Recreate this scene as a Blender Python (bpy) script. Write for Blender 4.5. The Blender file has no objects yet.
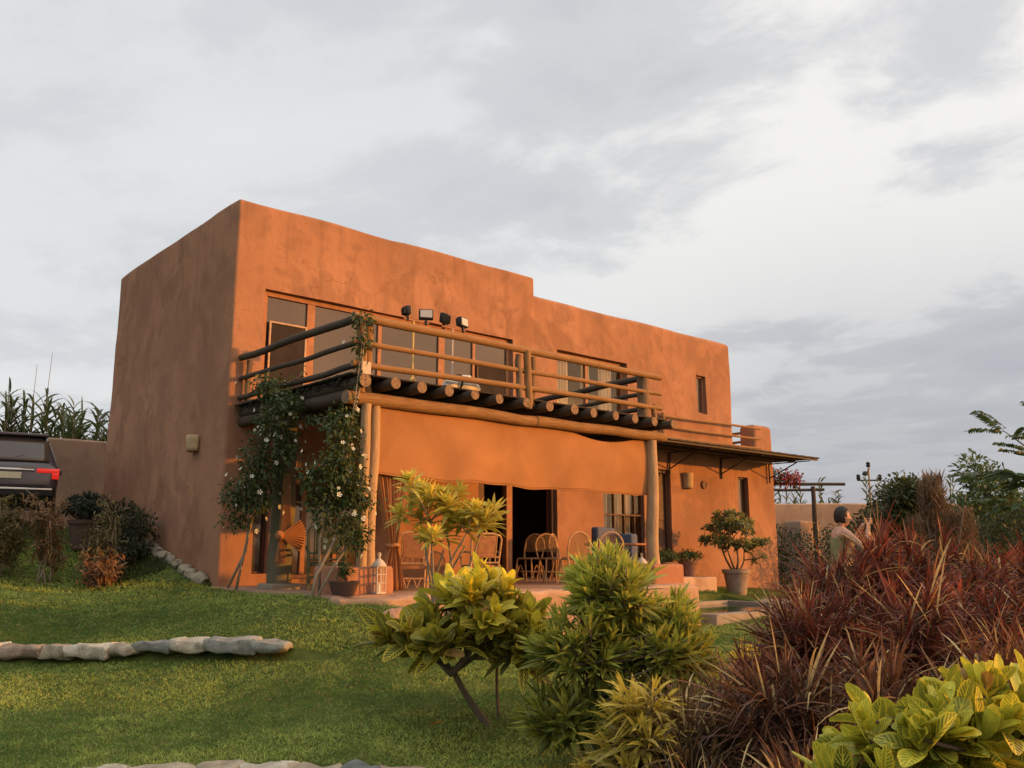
import bpy, bmesh, math, random
import numpy as np
from mathutils import Vector, Matrix, Euler, noise
R = math.radians
rng = np.random.default_rng(7)
random.seed(7)
SC = bpy.context.scene
COL = SC.collection

# ------------------------------------------------------------------ camera
CAM = np.array([-6.42, -14.96, .52]); YAW = .7207; PITCH = .1874
cd = bpy.data.cameras.new('camera'); cam = bpy.data.objects.new('camera', cd); COL.objects.link(cam)
cam.location = CAM; cam.rotation_euler = (math.pi/2+PITCH, 0, -YAW)
cd.sensor_width = 36; cd.lens = 887.87/1024*36; cd.clip_start = .05; cd.clip_end = 3000
SC.camera = cam

# ------------------------------------------------------------------ sun and sky
SUN_AZ, SUN_EL = 44, 8.0           # degrees from -Y towards +X, and above the horizon
sdir = Vector((math.sin(R(SUN_AZ))*math.cos(R(SUN_EL)), -math.cos(R(SUN_AZ))*math.cos(R(SUN_EL)), math.sin(R(SUN_EL))))
ld = bpy.data.lights.new('sun', 'SUN'); ld.energy = 4.9; ld.angle = R(.8); ld.color = (1, .385, .055)
sun = bpy.data.objects.new('sun', ld); COL.objects.link(sun)
sun.rotation_euler = sdir.to_track_quat('Z', 'Y').to_euler(); sun.location = (10, -30, 20)

world = bpy.data.worlds.new('World'); SC.world = world; world.use_nodes = True
nt = world.node_tree; N = nt.nodes; Lk = nt.links
for n in list(N): N.remove(n)
def wn(t, **k):
    n = N.new(t)
    for a, v in k.items(): setattr(n, a, v)
    return n
sky = wn('ShaderNodeTexSky', sky_type='NISHITA', sun_disc=False, sun_elevation=R(SUN_EL), sun_rotation=R(180-SUN_AZ), air_density=1.2, dust_density=2.0)
tc = wn('ShaderNodeTexCoord'); sep = wn('ShaderNodeSeparateXYZ'); Lk.new(tc.outputs['Generated'], sep.inputs[0])
def wmath(op, a, b=None, c=None, clamp=False):
    m = wn('ShaderNodeMath', operation=op, use_clamp=clamp)
    for i, v in enumerate((a, b, c)):
        if v is None: continue
        if isinstance(v, (int, float)): m.inputs[i].default_value = v
        else: Lk.new(v, m.inputs[i])
    return m.outputs[0]
def wdot(v, d):
    m = wn('ShaderNodeVectorMath', operation='DOT_PRODUCT'); Lk.new(v, m.inputs[0]); m.inputs[1].default_value = d
    return m.outputs['Value']
def wramp(f, stops, interp='EASE'):
    r = wn('ShaderNodeValToRGB'); r.color_ramp.interpolation = interp
    e = r.color_ramp.elements
    while len(e) < len(stops): e.new(.5)
    for x, (p, c) in zip(e, stops): x.position = p; x.color = (*c, 1) if len(c) == 3 else c
    Lk.new(f, r.inputs[0]); return r.outputs[0]
def wmix(f, a, b, t='MIX'):
    m = wn('ShaderNodeMix', data_type='RGBA', blend_type=t)
    for s, v in ((0, f), (6, a), (7, b)):
        if isinstance(v, (int, float)): m.inputs[s].default_value = v
        elif isinstance(v, tuple): m.inputs[s].default_value = (*v, 1)
        else: Lk.new(v, m.inputs[s])
    return m.outputs[2]
# project the view direction on a cloud layer
zz = wmath('MAXIMUM', wmath('ADD', sep.outputs[2], .12), .06)
cx = wmath('DIVIDE', sep.outputs[0], zz); cy = wmath('DIVIDE', sep.outputs[1], zz)
cmb = wn('ShaderNodeCombineXYZ'); Lk.new(cx, cmb.inputs[0]); Lk.new(cy, cmb.inputs[1])
mp = wn('ShaderNodeMapping'); Lk.new(cmb.outputs[0], mp.inputs[0]); mp.inputs['Rotation'].default_value = (0, 0, R(35)); mp.inputs['Scale'].default_value = (1.0, .8, 1)
mp.inputs['Location'].default_value = (.7, 2.1, 0)
def wnoise(scale, detail, rough, dist):
    n = wn('ShaderNodeTexNoise'); Lk.new(mp.outputs[0], n.inputs['Vector'])
    n.inputs['Scale'].default_value = scale; n.inputs['Detail'].default_value = detail; n.inputs['Roughness'].default_value = rough; n.inputs['Distortion'].default_value = dist
    return n.outputs[0]
n1 = wnoise(.8, 8, .55, .3); n2 = wnoise(2.6, 8, .6, .25)
RTV = (math.cos(YAW), -math.sin(YAW), 0)
side = wdot(tc.outputs['Generated'], RTV)                        # towards the east side of the sky
bright = (.97, .955, .93); mid = (.70, .705, .725); dark = (.62, .63, .655)
clump = wmath('ADD', wmath('MULTIPLY', n1, .55), wmath('MULTIPLY', n2, .45))
cover = wramp(clump, [(.38, dark), (.46, mid), (.54, bright)])
flat = wramp(n1, [(.3, (.60, .625, .67)), (.7, (.79, .805, .825))])
tside = wramp(side, [(.42, (0, 0, 0)), (.62, (1, 1, 1))])        # more broken cloud to the east
side01 = wmath('MULTIPLY_ADD', side, .5, .5)
tside = wramp(side01, [(.40, (.25,)*3), (.62, (.9,)*3)])
cl = wmix(tside, flat, cover)
# blue-grey bank low in the east
low = wramp(sep.outputs[2], [(.06, (1,)*3), (.42, (0,)*3)])
eb = wramp(side01, [(.45, (0,)*3), (.68, (.85,)*3)])
bank = wmath('MULTIPLY', low, eb)
bankc = wmix(wmath('MULTIPLY_ADD', n2, 1.4, -.3, clamp=True), (.40, .42, .475), (.50, .51, .545))
cl = wmix(bank, cl, bankc)
# paler band at the horizon
hz = wramp(sep.outputs[2], [(.0, (.55,)*3), (.10, (0,)*3)])
cl = wmix(hz, cl, (.50, .46, .48))
over = wmath('MULTIPLY_ADD', wramp(sep.outputs[2], [(.62, (0,)*3), (.9, (1,)*3)]), .9, 1.0)  # overhead sky out of view, brightened to lift the light on the foreground
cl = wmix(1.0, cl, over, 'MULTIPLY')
# warm glow round the low sun, added out of view to fill the foreground
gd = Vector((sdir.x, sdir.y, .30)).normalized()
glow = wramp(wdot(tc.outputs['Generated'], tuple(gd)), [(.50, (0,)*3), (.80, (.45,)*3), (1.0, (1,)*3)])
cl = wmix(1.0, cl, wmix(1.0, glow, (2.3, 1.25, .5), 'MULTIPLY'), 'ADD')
b1 = wn('ShaderNodeBackground'); Lk.new(sky.outputs[0], b1.inputs[0]); b1.inputs[1].default_value = .1
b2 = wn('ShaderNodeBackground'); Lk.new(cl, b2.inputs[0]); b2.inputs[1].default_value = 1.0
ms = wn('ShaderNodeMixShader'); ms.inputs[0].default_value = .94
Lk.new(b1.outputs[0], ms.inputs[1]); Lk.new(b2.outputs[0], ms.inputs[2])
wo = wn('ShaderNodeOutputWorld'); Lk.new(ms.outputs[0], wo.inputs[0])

vs = SC.view_settings
vs.view_transform = 'Standard'; vs.look = 'None'; vs.gamma = 1; vs.exposure = 0; vs.use_curve_mapping = False
SC.render.engine = 'CYCLES'
SC.cycles.use_denoising = True
SC.cycles.max_bounces = 6; SC.cycles.transparent_max_bounces = 8

# ------------------------------------------------------------------ materials
class NT:
    def __init__(s, name):
        s.m = bpy.data.materials.new(name); s.m.use_nodes = True
        s.t = s.m.node_tree; s.n = s.t.nodes; s.l = s.t.links
        s.p = s.n['Principled BSDF']; s.out = s.n['Material Output']
        s._tc = None
    def new(s, t, **k):
        n = s.n.new(t)
        for a, v in k.items(): setattr(n, a, v)
        return n
    def put(s, sock, v):
        if isinstance(v, (int, float)): sock.default_value = v
        elif isinstance(v, (tuple, list)): sock.default_value = tuple(v) if len(v) != 3 or sock.type == 'VECTOR' else (*v, 1)
        else: s.l.new(v, sock)
    def tc(s, o='Object'):
        if s._tc is None: s._tc = s.new('ShaderNodeTexCoord')
        return s._tc.outputs[o]
    def mapping(s, scale=(1, 1, 1), o='Object', rot=(0, 0, 0)):
        m = s.new('ShaderNodeMapping'); s.l.new(s.tc(o), m.inputs[0]); m.inputs['Scale'].default_value = scale; m.inputs['Rotation'].default_value = rot
        return m.outputs[0]
    def geo(s):
        return s.new('ShaderNodeNewGeometry').outputs['Position']
    def noise(s, scale, detail=4, rough=.55, vec=None, dist=0):
        n = s.new('ShaderNodeTexNoise'); s.l.new(vec if vec is not None else s.tc(), n.inputs['Vector'])
        n.inputs['Scale'].default_value = scale; n.inputs['Detail'].default_value = detail; n.inputs['Roughness'].default_value = rough; n.inputs['Distortion'].default_value = dist
        return n.outputs[0]
    def ramp(s, f, stops, interp='LINEAR'):
        r = s.new('ShaderNodeValToRGB'); e = r.color_ramp.elements; r.color_ramp.interpolation = interp
        while len(e) < len(stops): e.new(.5)
        for x, (p, c) in zip(e, stops): x.position = p; x.color = (*c, 1) if isinstance(c, tuple) else (c, c, c, 1)
        s.l.new(f, r.inputs[0]); return r.outputs[0]
    def mix(s, f, a, b, t='MIX'):
        m = s.new('ShaderNodeMix', data_type='RGBA', blend_type=t)
        s.put(m.inputs[0], f); s.put(m.inputs[6], a); s.put(m.inputs[7], b); return m.outputs[2]
    def math(s, op, a, b=None, clamp=False):
        m = s.new('ShaderNodeMath', operation=op, use_clamp=clamp); s.put(m.inputs[0], a)
        if b is not None: s.put(m.inputs[1], b)
        return m.outputs[0]
    def bump(s, h, strength=.3, dist=.02):
        b = s.new('ShaderNodeBump'); b.inputs['Strength'].default_value = strength; b.inputs['Distance'].default_value = dist
        s.l.new(h, b.inputs['Height']); s.l.new(b.outputs[0], s.p.inputs['Normal'])
    def set(s, color=None, rough=None, spec=None, metal=None):
        if color is not None: s.put(s.p.inputs['Base Color'], color)
        if rough is not None: s.put(s.p.inputs['Roughness'], rough)
        if spec is not None: s.put(s.p.inputs['Specular IOR Level'], spec)
        if metal is not None: s.put(s.p.inputs['Metallic'], metal)
        return s.m

def m_plain(name, c, rough=.7, var=.25, scale=8, spec=.3, metal=0, bump=.15):
    k = NT(name); n = k.noise(scale, 5, .6, vec=k.geo())
    d = tuple(max(0, x*(1-var)) for x in c); u = tuple(min(1, x*(1+var)) for x in c)
    k.set(k.ramp(n, [(.3, d), (.7, u)]), rough, spec, metal)
    if bump: k.bump(k.noise(scale*6, 4, .6, vec=k.geo()), bump, .01)
    return k.m

def m_adobe(name, base, dark, pale, stain=.75):
    k = NT(name); g = k.geo()
    ms_ = k.new('ShaderNodeMapping'); k.l.new(g, ms_.inputs[0]); ms_.inputs['Scale'].default_value = (1, 1, .85)
    g = ms_.outputs[0]
    a = k.noise(.55, 3, .5, vec=g, dist=.4); b = k.noise(1.5, 6, .6, vec=g, dist=.35); c = k.noise(9, 6, .65, vec=g)
    col = k.ramp(a, [(.33, tuple(.8*x for x in base)), (.5, base), (.68, pale)])
    # trowelled patches with soft edges
    patch = k.ramp(b, [(.50, 0.0), (.56, stain*.6), (.70, stain)])
    col = k.mix(patch, col, dark)
    p2 = k.ramp(k.noise(1.15, 3, .5, vec=g, dist=.6), [(.55, 0.0), (.62, .5)])
    col = k.mix(p2, col, tuple(.62*x for x in base))
    col = k.mix(k.ramp(c, [(.3, .0), (.75, .35)]), col, tuple(.72*x for x in base))
    # rain streaks running down from the parapet, hairline cracks
    ms2 = k.new('ShaderNodeMapping'); k.l.new(k.geo(), ms2.inputs[0]); ms2.inputs['Scale'].default_value = (2.6, 2.6, .22)
    sx = k.new('ShaderNodeSeparateXYZ'); k.l.new(k.geo(), sx.inputs[0])
    topm = k.ramp(k.math('MULTIPLY', sx.outputs[2], .1), [(.36, .15), (.66, 1.0)])
    stk = k.math('MULTIPLY', k.ramp(k.noise(1.6, 5, .6, vec=ms2.outputs[0]), [(.52, .0), (.72, .55)]), topm)
    col = k.mix(stk, col, tuple(.55*x for x in base))
    lt = k.ramp(k.noise(2.4, 5, .6, vec=g, dist=.5), [(.55, .0), (.68, .35)])
    col = k.mix(lt, col, pale)
    vo = k.new('ShaderNodeTexVoronoi'); vo.feature = 'DISTANCE_TO_EDGE'; vo.inputs['Scale'].default_value = .9
    wv = k.new('ShaderNodeVectorMath'); wv.operation = 'ADD'; nv = k.new('ShaderNodeTexNoise'); k.l.new(g, nv.inputs['Vector']); nv.inputs['Scale'].default_value = 2.2; nv.inputs['Detail'].default_value = 6
    k.l.new(g, wv.inputs[0]); k.l.new(nv.outputs['Color'], wv.inputs[1]); k.l.new(wv.outputs[0], vo.inputs['Vector'])
    ck = k.math('MULTIPLY', k.ramp(vo.outputs['Distance'], [(.0, 1.0), (.010, .0)]), k.ramp(a, [(.48, .0), (.60, .6)]))
    col = k.mix(ck, col, tuple(.4*x for x in base))
    k.set(col, .95, .08)
    h = k.math('ADD', k.math('MULTIPLY', k.noise(14, 8, .7, vec=g), .6), k.math('MULTIPLY', b, 1.6))
    k.bump(h, .45, .025)
    return k.m

def m_log(name, c, d, rough=.85):
    k = NT(name)
    st = k.noise(4, 6, .65, vec=k.mapping((9, .9, 1), 'UV'), dist=.3)
    g = k.noise(2.3, 3, .5, vec=k.geo())
    col = k.mix(k.ramp(st, [(.35, 0.0), (.65, 1.0)]), d, c)
    col = k.mix(k.ramp(g, [(.35, 0.0), (.7, .5)]), col, tuple(.6*x for x in c))
    k.set(col, rough, .15); k.bump(st, .5, .012)
    return k.m

def m_cloth(name, c, trans=.25, var=.15):
    k = NT(name); n = k.noise(1.1, 4, .55, vec=k.geo(), dist=.5)
    col = k.ramp(n, [(.3, tuple(x*(1-var) for x in c)), (.7, tuple(min(1, x*(1+var)) for x in c))])
    w = k.noise(120, 2, .5, vec=k.geo())
    k.set(col, .92, .05)
    k.bump(k.math('ADD', k.math('MULTIPLY', w, .15), k.noise(2.2, 3, .5, vec=k.geo())), .35, .03)
    tr = k.new('ShaderNodeBsdfTranslucent'); k.l.new(col, tr.inputs[0])
    mx = k.new('ShaderNodeMixShader'); mx.inputs[0].default_value = trans
    k.l.new(k.p.outputs[0], mx.inputs[1]); k.l.new(tr.outputs[0], mx.inputs[2]); k.l.new(mx.outputs[0], k.out.inputs[0])
    return k.m

def m_leaf(name, rough=.5, trans=.3, veins=None, spec=.35, margin=None):
    k = NT(name)
    at_ = k.new('ShaderNodeAttribute'); at_.attribute_name = 'col'; col = at_.outputs['Color']
    if veins:
        uv = k.new('ShaderNodeSeparateXYZ'); k.l.new(k.tc('UV'), uv.inputs[0])
        u = k.math('ABSOLUTE', k.math('SUBTRACT', uv.outputs[0], .5))
        rib = k.math('LESS_THAN', u, .045)
        ph = k.math('SUBTRACT', k.math('MULTIPLY', uv.outputs[1], 9.0), k.math('MULTIPLY', u, 5.0))
        fr = k.math('FRACT', ph)
        ve = k.ramp(k.math('ABSOLUTE', k.math('SUBTRACT', fr, .5)), [(.0, .9), (.16, .55), (.26, .0)])
        f = k.math('MAXIMUM', rib, ve); f = k.math('MAXIMUM', f, k.ramp(u, [(.33, .0), (.46, .95)]))
        at2 = k.new('ShaderNodeAttribute'); at2.attribute_name = 'vein'
        f = k.math('MULTIPLY', f, at2.outputs['Fac'])
        col = k.mix(f, col, veins)
    n = k.noise(30, 3, .6, vec=k.geo())
    col = k.mix(k.ramp(n, [(.35, .0), (.75, .35)]), col, (.03, .025, .01))
    k.set(col, rough, spec)
    tr = k.new('ShaderNodeBsdfTranslucent'); k.l.new(col, tr.inputs[0])
    mx = k.new('ShaderNodeMixShader'); mx.inputs[0].default_value = trans
    k.l.new(k.p.outputs[0], mx.inputs[1]); k.l.new(tr.outputs[0], mx.inputs[2]); k.l.new(mx.outputs[0], k.out.inputs[0])
    return k.m

M = {}
M['adobe'] = m_adobe('adobe', (.355, .184, .108), (.255, .140, .090), (.41, .217, .130))
M['adobe_low'] = m_adobe('adobe_low', (.38, .18, .105), (.27, .135, .085), (.45, .225, .135), .4)
M['adobe_pale'] = m_adobe('adobe_pale', (.46, .30, .19), (.36, .23, .15), (.52, .36, .24), .35)
M['mudwall'] = m_adobe('mudwall', (.34, .235, .165), (.25, .17, .12), (.42, .29, .20), .5)
M['log'] = m_log('log', (.36, .205, .09), (.17, .095, .045))
M['log_pale'] = m_log('log_pale', (.50, .35, .20), (.30, .19, .11))
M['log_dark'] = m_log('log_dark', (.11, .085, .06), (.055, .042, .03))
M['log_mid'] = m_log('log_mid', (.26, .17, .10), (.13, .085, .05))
M['log_end'] = m_plain('log_end', (.21, .135, .08), .9, .6, 28)
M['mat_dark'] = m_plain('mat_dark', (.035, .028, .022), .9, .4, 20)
M['column'] = m_plain('column', (.13, .115, .07), .9, .25, 5)
M['canvas'] = m_cloth('canvas', (.40, .195, .085), .15, .16)
M['drape'] = m_cloth('drape', (.44, .22, .10), .25, .15)
M['cream_cloth'] = m_cloth('cream_cloth', (.86, .78, .62), .3, .06)
M['blue_cloth'] = m_plain('blue_cloth', (.075, .09, .14), .9, .15, 10)
M['frame'] = m_plain('frame', (.33, .15, .075), .7, .2, 9)
M['frame_pale'] = m_plain('frame_pale', (.42, .28, .17), .6, .2, 9)
M['frame_dark'] = m_plain('frame_dark', (.10, .05, .032), .65, .25, 9)
M['iron'] = m_plain('iron', (.03, .022, .02), .6, .3, 20)
M['canopy'] = m_plain('canopy', (.06, .045, .035), .9, .4, 15)
M['dark_in'] = m_plain('dark_in', (.03, .022, .018), .9, .3, 3)
M['floor_tile'] = m_plain('floor_tile', (.30, .18, .12), .8, .2, 4)
M['stone_wall'] = m_adobe('stone_wall', (.42, .27, .18), (.30, .19, .13), (.5, .35, .25), .6)
M['coping'] = m_plain('coping', (.27, .22, .165), .85, .2, 3)
M['rattan'] = m_plain('rattan', (.46, .26, .12), .55, .3, 18, .4)
M['weave'] = m_plain('weave', (.30, .19, .09), .7, .3, 60)
M['rust_cloth'] = m_plain('rust_cloth', (.36, .17, .08), .9, .2, 14)
M['green_paint'] = m_plain('green_paint', (.09, .10, .055), .7, .3, 10)
M['white_paint'] = m_plain('white_paint', (.48, .41, .34), .6, .12, 20)
M['white_cloth'] = m_plain('white_cloth', (.74, .68, .58), .9, .1, 20)
M['sconce'] = m_plain('sconce', (.42, .30, .17), .85, .15, 10)
M['terracotta'] = m_plain('terracotta', (.24, .125, .085), .85, .25, 7)
M['grey_pot'] = m_plain('grey_pot', (.26, .195, .15), .85, .2, 6)
M['dark_pot'] = m_plain('dark_pot', (.09, .05, .038), .8, .25, 6)
M['bark'] = m_log('bark', (.20, .15, .10), (.09, .065, .045))
M['bark_pale'] = m_log('bark_pale', (.42, .34, .25), (.24, .18, .12))
M['soil'] = m_plain('soil', (.06, .04, .025), .95, .4, 12)
M['yellow_metal'] = m_plain('yellow_metal', (.60, .42, .12), .5, .1, 20)
M['lamp_black'] = m_plain('lamp_black', (.02, .02, .02), .5, .2, 20)
M['lamp_glass'] = m_plain('lamp_glass', (.42, .42, .40), .2, .05, 20, .6, 0, 0)
M['car_paint'] = m_plain('car_paint', (.075, .062, .066), .32, .05, 2, .6, .3, 0)
M['car_trim'] = m_plain('car_trim', (.018, .016, .016), .6, .1, 10)
M['chrome'] = m_plain('chrome', (.65, .60, .52), .18, .05, 5, .5, 1.0, 0)
M['tyre'] = m_plain('tyre', (.015, .014, .013), .9, .2, 30)
M['plate'] = m_plain('plate', (.55, .50, .36), .5, .08, 30)
M['skin'] = m_plain('skin', (.50, .27, .18), .6, .06, 12, .35, 0, .05)
M['hair'] = m_plain('hair', (.025, .017, .012), .6, .4, 50)
M['shirt'] = m_plain('shirt', (.22, .20, .095), .9, .15, 14)
M['shorts'] = m_plain('shorts', (.07, .065, .07), .9, .2, 14)
M['flower'] = m_plain('flower', (.82, .80, .66), .7, .1, 40)
M['petal_yellow'] = m_plain('petal_yellow', (.68, .55, .12), .7, .15, 40)
M['lf_veined'] = m_leaf('lf_veined', .48, .28, (.88, .72, .06), .3)
M['lf_croton'] = m_leaf('lf_croton', .5, .32, (.80, .64, .06), .3)
M['lf'] = m_leaf('lf', .5, .3)
M['lf_dry'] = m_leaf('lf_dry', .7, .25, None, .15)
M['lf_grass'] = m_leaf('lf_grass', .6, .3, None, .15)

def m_glass_dark():
    k = NT('window_glass'); n = k.noise(.35, 2, .5, vec=k.geo())
    k.set(k.ramp(n, [(.35, (.048, .034, .026)), (.65, (.090, .066, .050))]), .05, .55)
    k.bump(k.noise(.9, 2, .5, vec=k.geo()), .14, .06)
    return k.m
M['glass_dark'] = m_glass_dark()
def m_glass_clear():
    k = NT('clear_glass'); k.n.remove(k.p)
    t = k.new('ShaderNodeBsdfTransparent'); t.inputs[0].default_value = (.86, .84, .80, 1)
    g = k.new('ShaderNodeBsdfGlossy'); g.inputs['Roughness'].default_value = .03
    lw = k.new('ShaderNodeLayerWeight'); lw.inputs[0].default_value = .5
    f = k.math('ADD', k.math('MULTIPLY', k.math('POWER', lw.outputs['Facing'], 4.0), .35), .03)
    mx = k.new('ShaderNodeMixShader'); k.l.new(f, mx.inputs[0]); k.l.new(t.outputs[0], mx.inputs[1]); k.l.new(g.outputs[0], mx.inputs[2])
    k.l.new(mx.outputs[0], k.out.inputs[0]); return k.m
M['glass_clear'] = m_glass_clear()
def m_taillight():
    k = NT('tail_light'); k.set((.55, .015, .012), .15, .6)
    k.p.inputs['Emission Color'].default_value = (1, .03, .02, 1); k.p.inputs['Emission Strength'].default_value = .45
    return k.m
M['tail'] = m_taillight()
def m_water():
    k = NT('pool_water'); k.set((.010, .030, .032), .04, .5)
    k.bump(k.noise(5, 3, .5, vec=k.geo()), .12, .02); return k.m
M['water'] = m_water()
def m_stone(name, c):
    k = NT(name); n = k.noise(5, 7, .65); n2 = k.noise(22, 5, .6)
    col = k.ramp(n, [(.3, tuple(.5*x for x in c)), (.5, c), (.72, tuple(min(1, 1.35*x) for x in c))])
    col = k.mix(k.ramp(n2, [(.45, .0), (.75, .5)]), col, (.08, .075, .055))
    k.set(col, .95, .1); k.bump(k.math('ADD', n, k.math('MULTIPLY', n2, .5)), .7, .03); return k.m
STN = [m_stone('stone_tan', (.34, .29, .21)), m_stone('stone_grey', (.25, .25, .22)), m_stone('stone_red', (.29, .215, .16)), m_stone('stone_pale', (.44, .40, .31)), m_stone('stone_slate', (.15, .165, .16))]
M['boulder'] = m_stone('stone_pink', (.42, .26, .17))
def m_ground():
    k = NT('ground'); g = k.geo()
    a = k.noise(.45, 4, .55, vec=g); b = k.noise(2.5, 5, .6, vec=g); c = k.noise(28, 6, .7, vec=g)
    grass = k.ramp(b, [(.3, (.045, .065, .015)), (.55, (.08, .105, .024)), (.75, (.15, .145, .042))])
    dry = k.ramp(a, [(.3, (.11, .085, .045)), (.7, (.19, .14, .08))])
    at_ = k.new('ShaderNodeAttribute'); at_.attribute_name = 'soil'
    col = k.mix(at_.outputs['Fac'], grass, dry)
    col = k.mix(k.ramp(c, [(.35, .0), (.8, .5)]), col, (.02, .018, .008))
    k.set(col, .95, .05); k.bump(c, .5, .03); return k.m
M['ground'] = m_ground()

# ------------------------------------------------------------------ building blocks
ORG = {}
def org(o): return ORG.get(o.name, Vector((0, 0, 0))) if o else Vector((0, 0, 0))
def link(o, parent=None, loc=None):
    COL.objects.link(o)
    if parent is not None:
        o.parent = parent
    if loc is not None: o.location = loc
def tag(o, label=None, cat=None, group=None, kind=None):
    if label: o['label'] = label
    if cat: o['category'] = cat
    if group: o['group'] = group
    if kind: o['kind'] = kind
    return o
def thing(name, loc, label, cat, group=None):
    o = bpy.data.objects.new(name, None); COL.objects.link(o); o.location = loc; o.empty_display_size = .2
    ORG[o.name] = Vector(loc); return tag(o, label, cat, group)
def finish(me, smooth=40):
    me.polygons.foreach_set('use_smooth', [True]*len(me.polygons))
    if smooth < 180: me.set_sharp_from_angle(angle=R(smooth))
def mesh_obj(name, me, parent=None, at=None):
    """the mesh is in world space: shift it to the parent's (or own) origin"""
    o = bpy.data.objects.new(name, me)
    w = org(parent) if parent else (Vector(at) if at is not None else Vector((0, 0, 0)))
    if w.length > 0: me.transform(Matrix.Translation(-w))
    COL.objects.link(o)
    if parent: o.parent = parent
    elif at is not None: o.location = w
    ORG[o.name] = w
    return o
class MB:
    def __init__(s): s.b = bmesh.new(); s.uv = s.b.loops.layers.uv.new('UVMap')
    def _xf(s, vs, M4):
        if M4 is not None: bmesh.ops.transform(s.b, matrix=M4, verts=vs)
    def box(s, lo, hi, bev=0, seg=2, M4=None, mi=0):
        r = bmesh.ops.create_cube(s.b, size=1); vs = r['verts']
        lo, hi = Vector(lo), Vector(hi)
        for v in vs: v.co = Vector([(lo[i]+hi[i])/2+v.co[i]*(hi[i]-lo[i]) for i in range(3)])
        fs = list({f for v in vs for f in v.link_faces})
        if bev:
            es = list({e for v in vs for e in v.link_edges})
            q = bmesh.ops.bevel(s.b, geom=es, offset=bev, segments=seg, affect='EDGES', profile=.5)
            vs = list({v for f in q['faces'] for v in f.verts} | {v for f in fs if f.is_valid for v in f.verts}); fs = list({f for v in vs for f in v.link_faces})
        for f in fs: f.material_index = mi
        s._xf(vs, M4); return vs
    def tube(s, pts, rad, n=10, caps=True, cap_mi=0, wob=0, mi=0):
        pts = [Vector(p) for p in pts]; k = len(pts)
        if isinstance(rad, (int, float)): rad = [rad]*k
        rings = []; t0 = None; L = 0; Ls = []
        for i, p in enumerate(pts):
            t = (pts[min(i+1, k-1)]-pts[max(i-1, 0)]).normalized()
            if t0 is None:
                a = Vector((0, 0, 1)) if abs(t.z) < .9 else Vector((1, 0, 0))
                u = t.cross(a).normalized()
            else:
                u = (u - t*u.dot(t)).normalized()
            v = t.cross(u); t0 = t
            if i: L += (p-pts[i-1]).length
            Ls.append(L)
            r = rad[i]
            rings.append([s.b.verts.new(p+(u*math.cos(2*math.pi*j/n)+v*math.sin(2*math.pi*j/n))*r*(1+wob*random.uniform(-1, 1))) for j in range(n)])
        for i in range(k-1):
            for j in range(n):
                f = s.b.faces.new((rings[i][j], rings[i][(j+1) % n], rings[i+1][(j+1) % n], rings[i+1][j])); f.material_index = mi
                for lp, (uu, vv) in zip(f.loops, ((j/n, Ls[i]), ((j+1)/n, Ls[i]), ((j+1)/n, Ls[i+1]), (j/n, Ls[i+1]))): lp[s.uv].uv = (uu, vv)
        if caps:
            for rg in (list(reversed(rings[0])), rings[-1]):
                f = s.b.faces.new(rg); f.material_index = cap_mi
                for lp in f.loops: lp[s.uv].uv = (random.random()*.1, 0)
        return rings
    def log(s, a, b, r, n=12, seg=7, wob=.012, taper=.05, **k):
        a, b = Vector(a), Vector(b); pts = []; rr = []
        seed = random.random()*100
        for i in range(seg+1):
            t = i/seg; p = a.lerp(b, t)
            if 0 < i < seg: p = p + Vector((noise.noise((seed, t*3, 0)), noise.noise((seed, t*3, 5)), noise.noise((seed, t*3, 9))))*wob*2
            pts.append(p); rr.append(r*(1+taper*(.5-t))*(1+.07*noise.noise((seed, t*6, 3))))
        return s.tube(pts, rr, n, **k)
    def lathe(s, prof, c=(0, 0, 0), n=24, mi=0):
        c = Vector(c); rings = []
        for r, z in prof:
            if r < 1e-5: rings.append([s.b.verts.new(c+Vector((0, 0, z)))])
            else: rings.append([s.b.verts.new(c+Vector((r*math.cos(2*math.pi*j/n), r*math.sin(2*math.pi*j/n), z))) for j in range(n)])
        for a, b in zip(rings, rings[1:]):
            for j in range(n):
                q = []
                for x in (a[j % len(a)], a[(j+1) % len(a)], b[(j+1) % len(b)], b[j % len(b)]):
                    if x not in q: q.append(x)
                if len(q) > 2:
                    f = s.b.faces.new(q); f.material_index = mi
        return rings
    def grid(s, P):
        """P[i][j] points -> sheet"""
        V = [[s.b.verts.new(p) for p in row] for row in P]
        for i in range(len(V)-1):
            for j in range(len(V[0])-1):
                f = s.b.faces.new((V[i][j], V[i][j+1], V[i+1][j+1], V[i+1][j]))
                for lp, (uu, vv) in zip(f.loops, ((j, i), (j+1, i), (j+1, i+1), (j, i+1))): lp[s.uv].uv = (uu/(len(V[0])-1), vv/(len(V)-1))
        return V
    def ico(s, c, r, sub=2, sc=(1, 1, 1), amp=0, fr=2, seed=0):
        q = bmesh.ops.create_icosphere(s.b, subdivisions=sub, radius=1); c = Vector(c)
        for v in q['verts']:
            d = 1+amp*noise.noise(v.co*fr+Vector((seed, seed*1.3, 0)))
            v.co = c+Vector((v.co.x*sc[0], v.co.y*sc[1], v.co.z*sc[2]))*r*d
        return q['verts']
    def build(s, name, mats, parent=None, at=None, smooth=40, label=None, thick=0):
        me = bpy.data.meshes.new(name)
        bmesh.ops.recalc_face_normals(s.b, faces=s.b.faces)
        s.b.to_mesh(me); s.b.free()
        for m in (mats if isinstance(mats, (list, tuple)) else [mats]): me.materials.append(m)
        finish(me, smooth)
        o = mesh_obj(name, me, parent, at)
        if label: o['label'] = label
        if thick:
            md = o.modifiers.new('thickness', 'SOLIDIFY'); md.thickness = thick; md.offset = 0
        return o
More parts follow.
